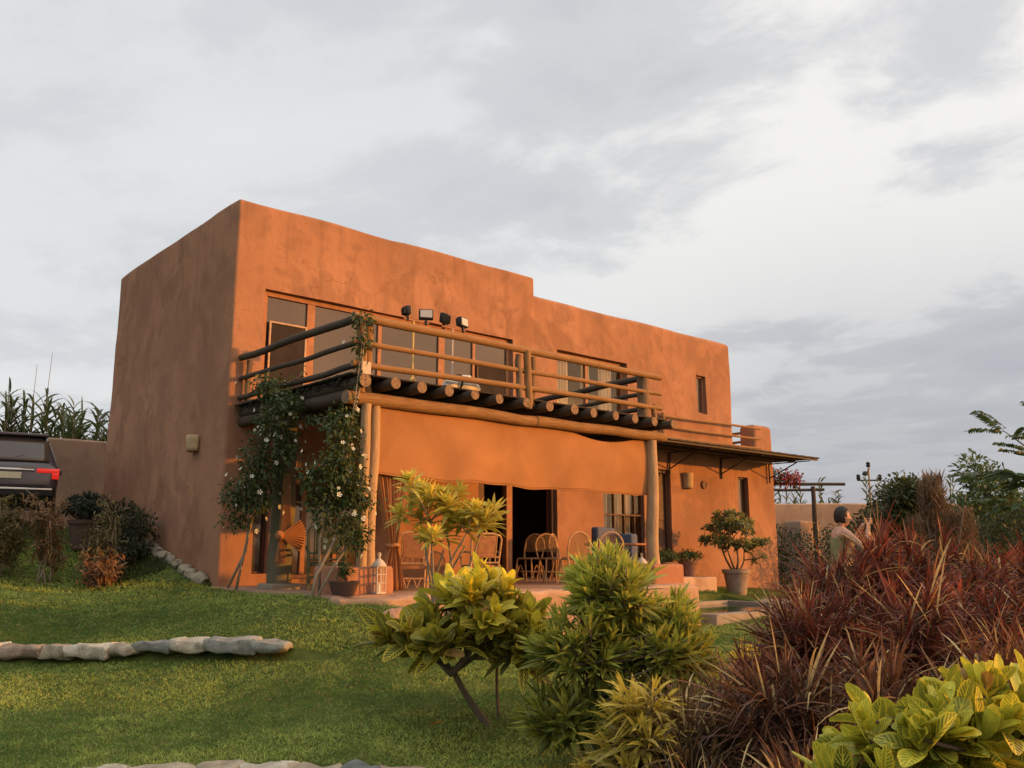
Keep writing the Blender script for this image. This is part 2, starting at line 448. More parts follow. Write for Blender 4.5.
def baked(o, keep=None):
    """apply the modifiers of o"""
    dg = bpy.context.evaluated_depsgraph_get(); dg.update()
    me = bpy.data.meshes.new_from_object(o.evaluated_get(dg)); o.modifiers.clear(); o.data = me
    return o
def copy_tree(o, parent=None):
    c = o.copy(); COL.objects.link(c); c.parent = parent
    for ch in list(o.children): copy_tree(ch, c)
    return c

# leaves in bulk ------------------------------------------------------------
def unit(a): return a/np.maximum(np.linalg.norm(a, axis=-1, keepdims=True), 1e-9)
PROF = {
    'blade': lambda t: np.where(t < .12, .65+t*3, 1.0)*np.clip(1-t**2.2, .03, 1),
    'lance': lambda t: np.clip(np.sin(np.pi*np.clip(t, 0, 1)**.75), .05, 1),
    'ovate': lambda t: np.clip(np.sin(np.pi*(.06+.94*t)**.85)**.75, .04, 1),
    'obov': lambda t: np.clip(np.sin(np.pi*(.04+.93*t)**1.2)**.62, .05, 1),
}
def leaves(name, P, D, L, W, cols, mat, parent=None, at=None, droop=.2, seg=3, fold=0., prof='lance', up=None, vein=None, kind=None):
    n = len(P); P = np.asarray(P, float); D = unit(np.asarray(D, float))
    L = np.broadcast_to(np.asarray(L, float), (n,)); W = np.broadcast_to(np.asarray(W, float), (n,)); dr = np.broadcast_to(np.asarray(droop, float), (n,))
    U = up if up is not None else np.array([0, 0, 1.])+rng.normal(0, .45, (n, 3))
    S = unit(np.cross(D, U)); Nn = unit(np.cross(S, D))
    t = np.linspace(0, 1, seg+1)
    ctr = P[:, None, :]+D[:, None, :]*(L[:, None]*t)[:, :, None]
    ctr[:, :, 2] -= (dr*L)[:, None]*t**2
    w = W[:, None]*PROF[prof](t)[None, :]/2
    off = S[:, None, :]*w[:, :, None]
    if fold > 0:
        lift = Nn[:, None, :]*(w*fold)[:, :, None]
        V = np.stack([ctr-off+lift, ctr, ctr+off+lift], axis=2); c = 3
    else:
        V = np.stack([ctr-off, ctr+off], axis=2); c = 2
    nv = (seg+1)*c; V = V.reshape(-1, 3)
    base = (np.arange(n)*nv)[:, None]
    q = []
    for i in range(seg):
        for j in range(c-1):
            q.append([i*c+j, i*c+j+1, (i+1)*c+j+1, (i+1)*c+j])
    q = np.array(q)
    F = (base[:, :, None]+q[None, :, :]).reshape(-1, 4)
    me = bpy.data.meshes.new(name)
    w0 = np.array(org(parent)) if parent else (np.array(at) if at is not None else np.zeros(3))
    V = V-w0
    me.vertices.add(len(V)); me.vertices.foreach_set('co', V.astype(np.float32).ravel())
    me.loops.add(F.size); me.loops.foreach_set('vertex_index', F.astype(np.int32).ravel())
    me.polygons.add(len(F)); me.polygons.foreach_set('loop_start', (np.arange(len(F))*4).astype(np.int32))
    me.polygons.foreach_set('use_smooth', np.ones(len(F), bool))
    me.update(calc_edges=True)
    ca = me.color_attributes.new('col', 'FLOAT_COLOR', 'POINT')
    cols = np.asarray(cols, float)
    if cols.ndim == 2: cc = np.repeat(cols[:, None, :], nv, 1)
    else:  # (n, 2, 3): base -> tip
        tt = np.repeat(t, c)[None, :, None]; cc = cols[:, :1]*(1-tt)+cols[:, 1:]*tt
    cc = np.concatenate([cc, np.ones((n, nv, 1))], 2)
    ca.data.foreach_set('color', cc.astype(np.float32).ravel())
    if vein is not None:
        va = me.attributes.new('vein', 'FLOAT', 'POINT')
        va.data.foreach_set('value', np.repeat(np.broadcast_to(vein, (n,)), nv).astype(np.float32))
    uvl = me.uv_layers.new(name='UVMap')
    vu = np.tile(np.tile(np.linspace(0, 1, c), seg+1), n); vv = np.tile(np.repeat(t, c), n)
    fi = F.ravel(); uvl.data.foreach_set('uv', np.stack([vu[fi], vv[fi]], 1).astype(np.float32).ravel())
    me.materials.append(mat)
    o = bpy.data.objects.new(name, me); COL.objects.link(o)
    if parent: o.parent = parent
    elif at is not None: o.location = w0
    ORG[o.name] = Vector(w0)
    return o
def lerpc(a, b, t): return np.asarray(a)[None]*(1-t[:, None])+np.asarray(b)[None]*t[:, None]
def sph(n):
    return unit(rng.normal(0, 1, (n, 3)))

# ------------------------------------------------------------------ terrain
CP = np.array([
 (-6.42, -14.96, -1.12), (-10, -18, -1.2), (-2, -16, -1.2), (4, -16, -1.1), (-12, -12, -.95), (-4.4, -6.69, -1.05), (-3.0, -7.9, -1.08), (-1.8, -8.96, -1.06), (-7, -5, -.95),
 (-3.78, -2.11, -.74), (-2.62, -3.86, -.68), (-1.45, -5.62, -.63), (-1.2, -3.6, -.36), (-2.4, -1.4, -.46), (-2.1, 1.75, -.10), (-.52, -.62, -.06), (-.3, -3.5, -.08), (-.3, -4.3, -.11), (.5, -4.9, -.20), (-1.93, 4.14, .46), (-.13, 2.82, .58), (-.13, 0, -.02),
 (-.13, 1.5, .30), (-.13, 4.2, .88), (-.13, 6.5, 1.05), (-1.5, 5.8, 1.15), (-3, 6.5, 1.25), (-2, 9.5, 1.35), (-6, 5, .8), (-6, 9, 1.3), (-5, 1, .1), (-10, 4, .6), (-10, 10, 1.2), (-1, 14, 1.5), (-8, 16, 1.5),
 (1.7, -4.82, -.55), (3, -4.6, -.72), (6, -4.6, -.85), (-.99, -8.55, -.86), (-.81, -9.88, -1.02), (2, -8, -.80), (5, -7, -.78), (9, -5.5, -.70), (4, -11, -.85), (8, -9, -.75), (13, -3, -.68), (11.5, -1.2, -.36), (9.0, -1.2, -.42), (14.2, -.8, -.45), (16, -1, -.5), (13, -6, -.65), (18.2, -1, -.62), (18, -6, -.6),
 (4.55, -9.1, -.58), (-2.4, 5.4, 1.12), (20, 4, -.5), (25, 8, -.4), (25, -4, -.4), (15, -12, -.6), (18, 12, 0), (8, 12, 1.0), (3, 14, 1.4), (22, -14, -.5), (0, -20, -1.2), (30, 0, -.3), (30, 15, -.2), (-16, -4, -.5), (-16, 8, .8)], float)
def _tps():
    n = len(CP); d = np.linalg.norm(CP[:, None, :2]-CP[None, :, :2], axis=2)
    K = np.where(d > 0, d**2*np.log(np.maximum(d, 1e-9)), 0)+np.eye(n)*.4
    Pm = np.c_[np.ones(n), CP[:, :2]]
    A = np.block([[K, Pm], [Pm.T, np.zeros((3, 3))]])
    return np.linalg.solve(A, np.r_[CP[:, 2], 0, 0, 0])
TW = _tps()
ROW_A = np.array([(-4.55, -.95), (-3.78, -2.11), (-2.62, -3.86), (-1.42, -5.66), (-1.2, -5.95)])     # upper row of edging stones
ROW_B = np.array([(-4.32, -7.80), (-4.02, -7.94), (-3.24, -8.45), (-2.68, -8.98), (-2.36, -9.36), (-2.15, -9.58)])      # lower row
def row_step(x, y, row, h, wfade):
    """lifted ground behind a row of stones"""
    best = np.full(x.shape, 1e9); sd = np.zeros(x.shape); tt = np.zeros(x.shape); acc = 0
    tot = np.linalg.norm(np.diff(row, axis=0), axis=1).sum()
    for a, b in zip(row, row[1:]):
        ab = b-a; l = np.linalg.norm(ab); u = ab/l; nrm = np.array([-u[1], u[0]])
        px, py = x-a[0], y-a[1]
        t = np.clip(px*u[0]+py*u[1], 0, l); dd = np.hypot(px-t*u[0], py-t*u[1])
        s = px*nrm[0]+py*nrm[1]
        k = dd < best; best = np.where(k, dd, best); sd = np.where(k, s, sd); tt = np.where(k, acc+t, tt); acc += l
    a, b = row[-2], row[-1]; u = (b-a)/np.linalg.norm(b-a)   # no step past the last stone
    inside = np.clip(1-best/wfade, 0, 1)*np.clip(1-((x-b[0])*u[0]+(y-b[1])*u[1]+.75)/.7, 0, 1)
    return h*np.clip(sd/.20+.5, 0, 1)*inside - h*.4*np.clip(.5-sd/.20, 0, 1)*inside
def TH(x, y):
    x = np.asarray(x, float); y = np.asarray(y, float); shp = x.shape; x = x.ravel(); y = y.ravel()
    xc = np.clip(x, -22, 34); yc = np.clip(y, -24, 20)
    z = np.full(xc.shape, TW[-3])+TW[-2]*xc+TW[-1]*yc
    for i, c in enumerate(CP):
        d2 = (xc-c[0])**2+(yc-c[1])**2
        z += TW[i]*.5*d2*np.log(np.maximum(d2, 1e-12))
    z += row_step(x, y, ROW_A, .09, 4.0)+row_step(x, y, ROW_B, .09, 3.0)
    far = np.clip((np.hypot(x-2, y+2)-22)/25, 0, 1); far = far*far*(3-2*far)
    z = z*(1-far)+far*np.where(y > 8, .3, -.4)
    return z.reshape(shp)
def th(x, y): return float(TH(np.array([x]), np.array([y]))[0])
HX0, HX1 = 0.0, 17.3
POOL = (7.75, 11.75, -4.55, -2.05); ZCOP = -.60
def ground():
    def axis(lo, hi, fine0, fine1, fs, extra):
        a = list(np.arange(fine0, fine1+1e-6, fs)); x = fine1; s = fs
        while x < hi: s *= 1.3; x += s; a.append(x)
        x = fine0; s = fs
        while x > lo: s *= 1.3; x -= s; a.append(x)
        a = np.array(sorted(a+extra)); return a[np.r_[True, np.diff(a) > .015]]
    xs = axis(-900, 1500, -9, 14, .16, [.05, .2, -.2, -.05, 7.4, 7.6, 17.25, 17.1, 11.9, 12.0, 7.5])
    ys = axis(-300, 1500, -16, 8, .16, [-4.28, -4.15, -.02, -4.75, -4.62, .1, 6.4, 6.6])
    X, Y = np.meshgrid(xs, ys); Z = TH(X, Y)
    soft = .012*np.array([noise.noise((a*1.7, b*1.7, 0)) for a, b in zip(X.ravel(), Y.ravel())]).reshape(X.shape); Z = Z+soft-.022
    inside = (X > .1) & (X < 17.2) & (Y > 0) & (Y < 6.5); terr = (X > -.12) & (X < 7.5) & (Y > -4.2) & (Y <= .1)
    Z[inside | terr] = np.minimum(Z[inside | terr], -.5)
    Z[terr] = -.9
    pool = (X > POOL[0]-.2) & (X < POOL[1]+.2) & (Y > POOL[2]-.12) & (Y < POOL[3]+.15); Z[pool] = -2.2
    ny, nx = X.shape; me = bpy.data.meshes.new('ground')
    V = np.stack([X, Y, Z], 2).reshape(-1, 3); i = np.arange(ny*nx).reshape(ny, nx)
    F = np.stack([i[:-1, :-1], i[:-1, 1:], i[1:, 1:], i[1:, :-1]], 2).reshape(-1, 4)
    me.vertices.add(len(V)); me.vertices.foreach_set('co', V.astype(np.float32).ravel())
    me.loops.add(F.size); me.loops.foreach_set('vertex_index', F.astype(np.int32).ravel())
    me.polygons.add(len(F)); me.polygons.foreach_set('loop_start', (np.arange(len(F))*4).astype(np.int32)); me.polygons.foreach_set('use_smooth', np.ones(len(F), bool))
    me.update(calc_edges=True)
    soil = soilness(V[:, 0], V[:, 1])
    at_ = me.attributes.new('soil', 'FLOAT', 'POINT'); at_.data.foreach_set('value', soil.astype(np.float32))
    me.materials.append(M['ground'])
    o = bpy.data.objects.new('ground', me); COL.objects.link(o); tag(o, 'mown lawn sloping up from the stone edging to the house', 'ground', None, 'structure')
def soilness(x, y):
    # planting bed east of the lawn, bare ground round the car and outside the garden
    u = (x-CAM[0])*math.cos(YAW)-(y-CAM[1])*math.sin(YAW); v = (x-CAM[0])*math.sin(YAW)+(y-CAM[1])*math.cos(YAW)
    s = np.clip((u-.35-.0*v)/.5, 0, 1)*np.clip((9.5-v)/1.2, 0, 1)
    s = np.maximum(s, np.clip((y-4.6+.15*x)/1.0, 0, 1))
    s = np.maximum(s, np.clip((x-15)/3, 0, 1)*.6)
    s = np.maximum(s, np.clip((np.hypot(x-2, y+2)-19)/6, 0, 1)*.8)
    return s
ground()

# ------------------------------------------------------------------ the house
H1, H2, XS, X2, DEP = 6.96, 6.56, 7.40, 15.29, 6.51
def axis_pts(lo, hi, r, step):
    a = [lo, lo+.12*r, lo+.4*r, lo+.75*r, lo+r]; n = max(1, int((hi-lo-2*r)/step))
    a += [lo+r+(hi-lo-2*r)*i/n for i in range(1, n)]
    a += [hi-r, hi-.75*r, hi-.4*r, hi-.12*r, hi]; return a
def soft_box(lo, hi, r, step=.35, amp=.02, fr=.9, seed=0, bump2=.008):
    lo, hi = Vector(lo), Vector(hi); A = [axis_pts(lo[i], hi[i], r, step) for i in range(3)]; n = [len(a)-1 for a in A]
    b = bmesh.new(); idx = {}
    def vert(i, j, k):
        if (i, j, k) not in idx:
            p = Vector((A[0][i], A[1][j], A[2][k])); q = Vector([min(max(p[c], lo[c]+r), hi[c]-r) for c in range(3)])
            d = p-q; p = q+d.normalized()*r if d.length > 1e-6 else p
            nd = d.normalized() if d.length > 1e-6 else Vector((0, 0, 0))
            p = p+nd*(amp*noise.noise(p*fr+Vector((seed, 0, 0)))+bump2*noise.noise(p*4+Vector((0, seed, 0))))
            idx[(i, j, k)] = b.verts.new(p)
        return idx[(i, j, k)]
    for ax in range(3):
        u, v = (ax+1) % 3, (ax+2) % 3
        for side_ in (0, n[ax]):
            for i in range(n[u]):
                for j in range(n[v]):
                    q = []
                    for a, c in ((i, j), (i+1, j), (i+1, j+1), (i, j+1)):
                        t = [0, 0, 0]; t[ax] = side_; t[u] = a; t[v] = c; q.append(vert(*t))
                    b.faces.new(q if side_ else list(reversed(q)))
    bmesh.ops.recalc_face_normals(b, faces=b.faces)
    return b
def carve(b, cutters):
    """cut boxes out of a solid, one after the other; a cut that goes wrong is tried again slightly shifted"""
    def vol(me):
        t = bmesh.new(); t.from_mesh(me); v = t.calc_volume(); zt = max(p.co.z for p in t.verts) if t.verts else 0; t.free(); return v, zt
    me = bpy.data.meshes.new('solid'); b.to_mesh(me); b.free()
    for lo, hi in cutters:
        v0, z0 = vol(me); jr = random.Random(5)
        for k in range(8):
            j = [jr.uniform(-.004, .004)*(k > 0) for _ in range(6)]
            o = bpy.data.objects.new('solid', me.copy()); COL.objects.link(o)
            m = MB(); m.box([lo[i]+j[i] for i in range(3)], [hi[i]+j[i+3] for i in range(3)]); c = m.build('cutter', M['adobe'])
            d = o.modifiers.new('cut', 'BOOLEAN'); d.operation = 'DIFFERENCE'; d.solver = 'EXACT'; d.object = c
            baked(o); new = o.data; bpy.data.objects.remove(c); bpy.data.objects.remove(o)
            v1, z1 = vol(new); cv = (hi[0]-lo[0])*(hi[1]-lo[1])*(hi[2]-lo[2])
            if abs(z1-z0) < .01 and 0 < v0-v1 <= cv*1.02+.01: me = new; break
    return me

house = thing('house', (8.6, 3.2, 0), 'two storey terracotta mud plastered house with flat roof and log balcony', 'house')
W1 = (.61, 6.72, 3.12, 5.33); W2 = (8.16, 10.69, 3.12, 5.33); W3 = (13.60, 14.04, 4.33, 5.42)
GD = (5.72, 8.12, -.05, 2.35)       # big ground floor opening
LW = (1.05, 3.0, .05, 2.05); LW0 = (.62, .92, .15, 1.5); GW = (9.70, 11.22, .35, 2.16); DR = (11.69, 12.31, -.05, 2.67); SW = (15.38, 15.88, 1.2, 2.66)
def hole(w, y0=-.6, y1=.75): return ((w[0], y0, w[2]), (w[1], y1, w[3]))
T = .36
for me, nm in ((carve(soft_box((0, -.03, -.7), (XS, DEP, H1), .065, .32, .03, .8, 3), [((T, T, -.05), (XS-.02, DEP-T, 2.7)), ((T, T, 3.0), (XS-T, DEP-T, H1-.7)), ((XS-.6, T, 0), (XS+.6, DEP-T, 2.6)), hole(W1), hole((GD[0], XS+.5, GD[2], GD[3])), hole(LW), hole(LW0)]), 'wall'),
               (carve(soft_box((XS-.15, 0, -.9), (X2, DEP-.02, H2), .125, .32, .03, .8, 9), [hole((XS-.4, GD[1], GD[2], GD[3])), ((XS-.31, T+.01, -.052), (X2-T, DEP-T, 2.71)), ((XS+T, T+.01, 3.01), (X2-T, DEP-T-.01, H2-.7)), hole(W2), hole(W3), hole(GW), hole(DR)]), 'wall'),
               (carve(soft_box((X2-.15, .012, -.9), (17.3, DEP-.05, 3.42), .10, .32, .02, .8, 14), [((X2-.1, T, -.05), (17.3-T, DEP-T, 2.9)), hole(SW)]), 'wall')):
    me.materials.clear(); me.materials.append(M['adobe']); finish(me, 35); o = mesh_obj(nm, me, house)
b = soft_box((16.30, .0, 3.2), (17.28, .55, 4.29), .14, .3, .015, 1.2, 21); me = bpy.data.meshes.new('parapet'); b.to_mesh(me); b.free(); me.materials.append(M['adobe']); finish(me, 35); mesh_obj('parapet', me, house)
m = MB(); m.box((.2, .36, -.30), (17.0, 6.2, -.06)); m.build('floor_slab', M['floor_tile'], house)

def window(rect, y, mull, pane_mat, name='window', bars=(), fr=.07, dep=.10, fmat='frame', sill=True):
    x0, x1, z0, z1 = rect
    m = MB(); e = .004
    m.box((x0+e, y, z0+e), (x0+fr, y+dep, z1-e), .006, 1); m.box((x1-fr, y, z0+e), (x1-e, y+dep, z1-e), .006, 1)
    m.box((x0+fr, y+.003, z1-fr), (x1-fr, y+dep-.003, z1-e), .006, 1); m.box((x0+fr, y+.003, z0+e), (x1-fr, y+dep-.003, z0+fr), .006, 1)
    cuts = [x0+fr]
    for a, c in mull:
        m.box((a, y+.006, z0+fr), (c, y+dep-.006, z1-fr), .006, 1); cuts += [a, c]
    cuts.append(x1-fr)
    for a, c, z, h in bars: m.box((a, y+.012, z), (c, y+dep-.012, z+h), .004, 1)
    f = m.build(name, M[fmat], house)
    for a, c in zip(cuts[::2], cuts[1::2]):
        m = MB(); m.box((a-.01, y+dep*.45, z0+fr-.01), (c+.01, y+dep*.45+.012, z1-fr+.01)); m.build('pane', M[pane_mat], f)
    return f
w = window(W1, .07, [(1.54, 1.71), (3.15, 3.24), (4.68, 4.85), (5.62, 5.70)], 'glass_dark', fr=.10)
# insect screen door in the first bay and a darker one in the last
for x0, x1, zt, mt in ((.76, 1.53, 4.76, 'frame_pale'), (5.72, 6.6, 4.72, 'frame_dark')):
    m = MB(); m.box((x0, .035, 3.16), (x0+.035, .068, zt), .004, 1); m.box((x1-.035, .035, 3.16), (x1, .068, zt), .004, 1); m.box((x0+.035, .037, zt-.035), (x1-.035, .066, zt), .004, 1)
    d = m.build('screen_door', M[mt], house)
    m = MB(); m.box((x0+.03, .047, 3.16), (x1-.03, .052, zt-.03)); m.build('mesh_panel', M['dark_in'], d)
w = window(W2, .14, [(9.28, 9.36)], 'glass_clear', fr=.07)
def curtain_sheet(x0, x1, z0, z1, y, name, mat, parent, waves=6, amp=.035, nz=6, label=None):
    m = MB(); nx = waves*8
    m.grid([[(x0+(x1-x0)*i/nx+.01*math.sin(i*.3+k), y+amp*math.sin(2*math.pi*waves*i/nx+.2*k)+.01*math.sin(i*1.7), z1+(z0-z1)*k/nz) for i in range(nx+1)] for k in range(nz+1)])
    return m.build(name, mat, parent, smooth=180, thick=.006, label=label)
curtain_sheet(8.25, 8.82, 3.15, 5.2, .33, 'window_curtain', M['cream_cloth'], house, 5)
curtain_sheet(9.95, 10.42, 3.15, 5.2, .33, 'window_curtain', M['cream_cloth'], house, 4)
curtain_sheet(9.36, 9.62, 4.5, 5.2, .36, 'window_curtain', M['cream_cloth'], house, 2)
window(W3, .10, [], 'glass_dark', fr=.05)
window(SW, .10, [], 'glass_dark', fr=.05, fmat='frame_dark')
f = window(GW, .06, [(10.14, 10.18), (10.52, 10.56), (10.90, 10.94)], 'glass_clear', fr=.05, bars=[(9.75, 11.17, 1.42, .04)], fmat='frame_dark')
curtain_sheet(9.72, 10.12, .38, 2.1, .30, 'window_curtain', M['cream_cloth'], house, 3)
curtain_sheet(10.30, 11.0, .38, 2.1, .30, 'window_curtain', M['cream_cloth'], house, 6)
m = MB(); m.box((DR[0]+.004, .10, -.05), (DR[0]+.08, .26, DR[3]-.004), .008, 1); m.box((DR[1]-.08, .10, -.05), (DR[1]-.004, .26, DR[3]-.004), .008, 1); m.box((DR[0]+.08, .103, DR[3]-.09), (DR[1]-.08, .257, DR[3]-.004), .008, 1)
m.box((DR[0]+.08, .16, -.03), (DR[1]-.08, .2, DR[3]-.09), .004, 1)
for z in (.2, 1.35): m.box((DR[0]+.16, .135, z), (DR[1]-.16, .159, z+.95), .01, 1)
d = m.build('door', M['frame_dark'], house)
m = MB(); m.lathe([(0, -.02), (.022, -.015), (.028, .0), (.022, .015), (0, .02)], (DR[0]+.14, .13, 1.05), 12); m.build('handle', M['yellow_metal'], d)
window(LW, .10, [(1.62, 1.72), (2.3, 2.38)], 'glass_dark', bars=[(1.12, 1.62, 1.42, .035)], fr=.07)
window(LW0, .10, [], 'glass_dark', fr=.04, fmat='frame_dark')
# large ground-floor opening: posts between the leaves of a folding door
m = MB(); m.box((6.60, .05, -.05), (6.78, .2, 2.33), .01, 1); m.build('door_post', M['frame'], house)
m = MB(); m.box((5.73, .10, -.05), (5.80, .2, 2.33), .006, 1); m.box((5.80, .104, -.05), (6.0, .15, 2.32), .006, 1); m.build('door_frame', M['frame_dark'], house)
m = MB(); m.box((8.02, .08, -.05), (8.10, .2, 2.33), .006, 1); m.build('door_frame', M['frame_dark'], house)
# interior: a counter across the dark room
m = MB(); m.box((6.2, 3.2, -.05), (9.3, 3.8, .98), .02, 2); m.build('interior_counter', M['frame_dark'], house)

# canopy over the side door, on three brackets
m = MB()
for i in range(46):
    x = 8.0+i*.2022; m.box((x, -1.52+.02*random.random(), 3.185+.004*(i % 2)), (x+.199, -.01, 3.222+.004*(i % 2)+.004*random.random()), .004, 1)
can = m.build('canopy', M['canopy'], house)
m = MB(); m.box((8.0, -1.47, 3.135), (17.25, -1.42, 3.182), .006, 1); m.box((8.0, -.75, 3.135), (17.25, -.70, 3.182), .006, 1); m.build('batten', M['iron'], can)
for x in (9.6, 12.25, 14.55, 16.95):
    m = MB(); m.box((x-.02, -.06, 2.55), (x+.02, -.02, 3.13), .003, 1); m.tube([(x, -.045, 2.70), (x, -.98, 3.11)], .018, 6); m.box((x-.018, -1.40, 3.105), (x+.018, -.06, 3.133), .003, 1)
    m.build('bracket', M['iron'], can)
# railing in front of the roof terrace
rl = MB()
for z in (4.10, 3.80, 3.52): rl.log((11.9, -.11, z-.02), (16.45, -.11, z+.03), .035, 8, 8, .015)
for z in (4.06, 3.78, 3.50): rl.log((16.36, .1, z), (16.36, 3.2, z), .04, 8, 6, .015)
rail = rl.build('terrace_railing', M['log'], house)
m = MB(); m.log((16.36, 3.1, 3.4), (16.36, 3.1, 4.2), .10); m.build('railing_post', M['log_mid'], rail)
m = MB(); m.log((11.95, -.10, 3.25), (11.95, -.10, 4.16), .05); m.build('railing_post', M['log'], rail)
# little ring ventilator
vt = thing('wall_vent', (13.75, -.02, 2.35), 'small round vent ring on the orange wall beside the right sconce', 'vent')
m = MB(); m.tube([(13.75+.10*math.cos(a), -.03, 2.35+.10*math.sin(a)) for a in np.linspace(0, 2*math.pi, 17)], .016, 6, caps=False); m.build('ring', M['adobe'], vt)
m = MB(); m.tube([(13.75, -.01, 2.35), (13.75, -.03, 2.35)], .09, 16); m.build('grille', M['frame_dark'], vt)

# wall lamps -----------------------------------------------------------------
def sconce(name, p, rot, label, w_=.13, h=.30):
    t = thing(name, p, label, 'wall lamp', 'clay wall lamps'); M4 = Matrix.Translation(p) @ Matrix.Rotation(rot, 4, 'Z')
    m = MB(); n = 12; P = []
    for k in range(5):
        z = -h/2+h*k/4; r = w_*(1+.12*(k/4)); P.append([M4 @ Vector((r*math.cos(a), -r*math.sin(a)*.95, z)) for a in np.linspace(0, math.pi, n)])
    m.grid(P); m.build('shade', M['sconce'], t, smooth=180, thick=.02)
    m = MB(); m.box((-w_*.8, -.012, -h*.42), (w_*.8, .0, h*.42), .004, 1, M4); m.build('back_plate', M['frame_dark'], t)
sconce('wall_lamp', (-.02, 1.22, 2.5), -math.pi/2, 'tan clay wall lamp on the shaded side wall of the house', .15, .30)
sconce('wall_lamp', (12.98, -.012, 2.42), 0, 'orange clay wall lamp on the sunlit front wall beside the narrow brown door', .16, .42)

# ------------------------------------------------------------------ terrace
ZT = -.05
m = MB(); m.box((-.25, -4.32, -.95), (7.35, -.035, ZT), .03, 2); m.build('terrace_floor', M['floor_tile'], None).__setitem__('kind', 'structure')
tag(bpy.data.objects['terrace_floor'], 'raised tiled terrace floor under the log balcony', 'terrace')
rw = MB(); x = -.3; k = 0
bb = soft_box((-.32, -4.62, -1.1), (7.30, -4.34, ZT-.02), .06, .22, .05, 1.6, 31, .03); me = bpy.data.meshes.new('retaining_wall'); bb.to_mesh(me); bb.free(); me.materials.append(M['stone_wall']); finish(me, 35)
o = mesh_obj('retaining_wall', me, None, (3.7, -4.48, -.6)); tag(o, 'low pinkish plastered retaining wall along the terrace front', 'wall')
def block(lo, hi, label, name='plinth', mat='adobe_low', r=.05, seed=0):
    bb = soft_box(lo, hi, r, .2, .02, 2, seed, .01); me = bpy.data.meshes.new(name); bb.to_mesh(me); bb.free(); me.materials.append(M[mat]); finish(me, 35)
    c = ((lo[0]+hi[0])/2, (lo[1]+hi[1])/2, lo[2]); o = mesh_obj(name, me, None, c); tag(o, label, 'plinth'); return o
block((-.08, -4.12, -.25), (.86, -3.50, .33), 'square terracotta plinth under the paired left balcony posts', seed=2)
block((6.55, -4.15, -.25), (7.45, -3.55, .30), 'terracotta plinth under the single right balcony post', seed=4)
block((10.4, -1.30, -.9), (12.4, -.40, -.07), 'upper lit garden step carrying the two leafy pots', 'garden_step', 'stone_wall', .04, 6)
block((8.0, -1.95, -.9), (10.25, -.9, -.28), 'lower lit garden step carrying the dark round pot', 'garden_step', 'stone_wall', .04, 8)

# pool
def coping():
    x0, x1, y0, y1 = POOL; w_ = .28; z = ZCOP
    m = MB(); m.box((x0-w_, y0-w_, -1.3), (x1+w_, y0, z), .02, 2); m.box((x0-w_, y1, -1.3), (x1+w_+1.6, y1+w_-.05, z-.003), .02, 2)
    m.box((x0-w_, y0, -1.3), (x0, y1, z-.005), .02, 2); m.box((x1, y0, -1.3), (x1+1.9, y1, z-.006), .02, 2); m.box((x0, y0, -2.3), (x1, y1, -2.1))
    o = m.build('pool_deck', M['coping']); tag(o, 'pale stone coping round the small swimming pool', 'pool deck', None, 'structure')
    m = MB(); n = 30; m.grid([[(x0+(x1-x0)*i/n, y0+(y1-y0)*j/n, z-.07) for i in range(n+1)] for j in range(n+1)])
    o = m.build('water', M['water']); tag(o, 'dark still water of the swimming pool', 'water', None, 'structure')
coping()

# balcony --------------------------------------------------------------------
YF = -3.86
bal = thing('log_balcony', (3.6, -3.86, 0), 'rustic log balcony with three rail balustrade above the terrace', 'balcony')
log_x = [.76, 1.25, 1.74, 2.25, 2.79, 3.36, 3.91, 4.47, 5.0, 5.55, 6.10, 6.65, 7.19]
for i, x in enumerate(log_x):
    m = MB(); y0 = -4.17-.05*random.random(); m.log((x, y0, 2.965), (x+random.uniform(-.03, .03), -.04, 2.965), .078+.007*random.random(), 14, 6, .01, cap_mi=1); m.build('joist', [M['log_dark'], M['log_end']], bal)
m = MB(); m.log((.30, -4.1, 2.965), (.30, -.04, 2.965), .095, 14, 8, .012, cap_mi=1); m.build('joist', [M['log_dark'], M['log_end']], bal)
m = MB()
for i in range(40): # split cane decking
    y = -4.0+i*.0985; m.box((.12, y, 3.055+.006*random.random()), (7.25, y+.094, 3.085+.008*random.random()), .008, 1)
m.build('decking', M['mat_dark'], bal)
m = MB()
for i in range(90): # ragged reed edge along the side
    y = -3.95+random.random()*3.85; m.log((.10+.12*random.random(), y, 2.92+.1*random.random()), (.22+.1*random.random(), y+random.uniform(-.1, .1), 3.09+.05*random.random()), .012, 5, 2, .01)
m.build('reed_edge', M['mat_dark'], bal)
m = MB(); m.log((.12, YF, 2.73), (3.9, YF, 2.735), .098, 14, 10, .02, cap_mi=1); m.log((3.85, YF-.01, 2.735), (7.32, YF, 2.745), .092, 14, 10, .02, cap_mi=1); m.build('beam', [M['log'], M['log_end']], bal)
m = MB(); m.log((.30, -3.75, 2.80), (.30, -.04, 2.80), .10, 12, 8, .02); m.build('beam', M['log_dark'], bal)  # side beams take the darker log, the unlit side put into their colour
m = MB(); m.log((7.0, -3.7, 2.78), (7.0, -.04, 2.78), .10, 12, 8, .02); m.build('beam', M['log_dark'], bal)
def bpost(x, y, z0, z1, r, mt): 
    m = MB(); m.log((x, y, z0), (x+random.uniform(-.02, .02), y, z1), r, 14, 9, .018, cap_mi=1); return m.build('post', [M[mt], M['log_end']], bal)
bpost(.46, YF-.02, .32, 2.66, .075, 'log_pale'); bpost(.65, YF+.06, .32, 2.66, .085, 'log_pale')
bpost(6.93, YF+.02, .28, 2.66, .115, 'log_pale')
bpost(.37, YF, 2.82, 3.98, .07, 'log'); bpost(.55, YF+.12, 2.84, 3.94, .08, 'log')
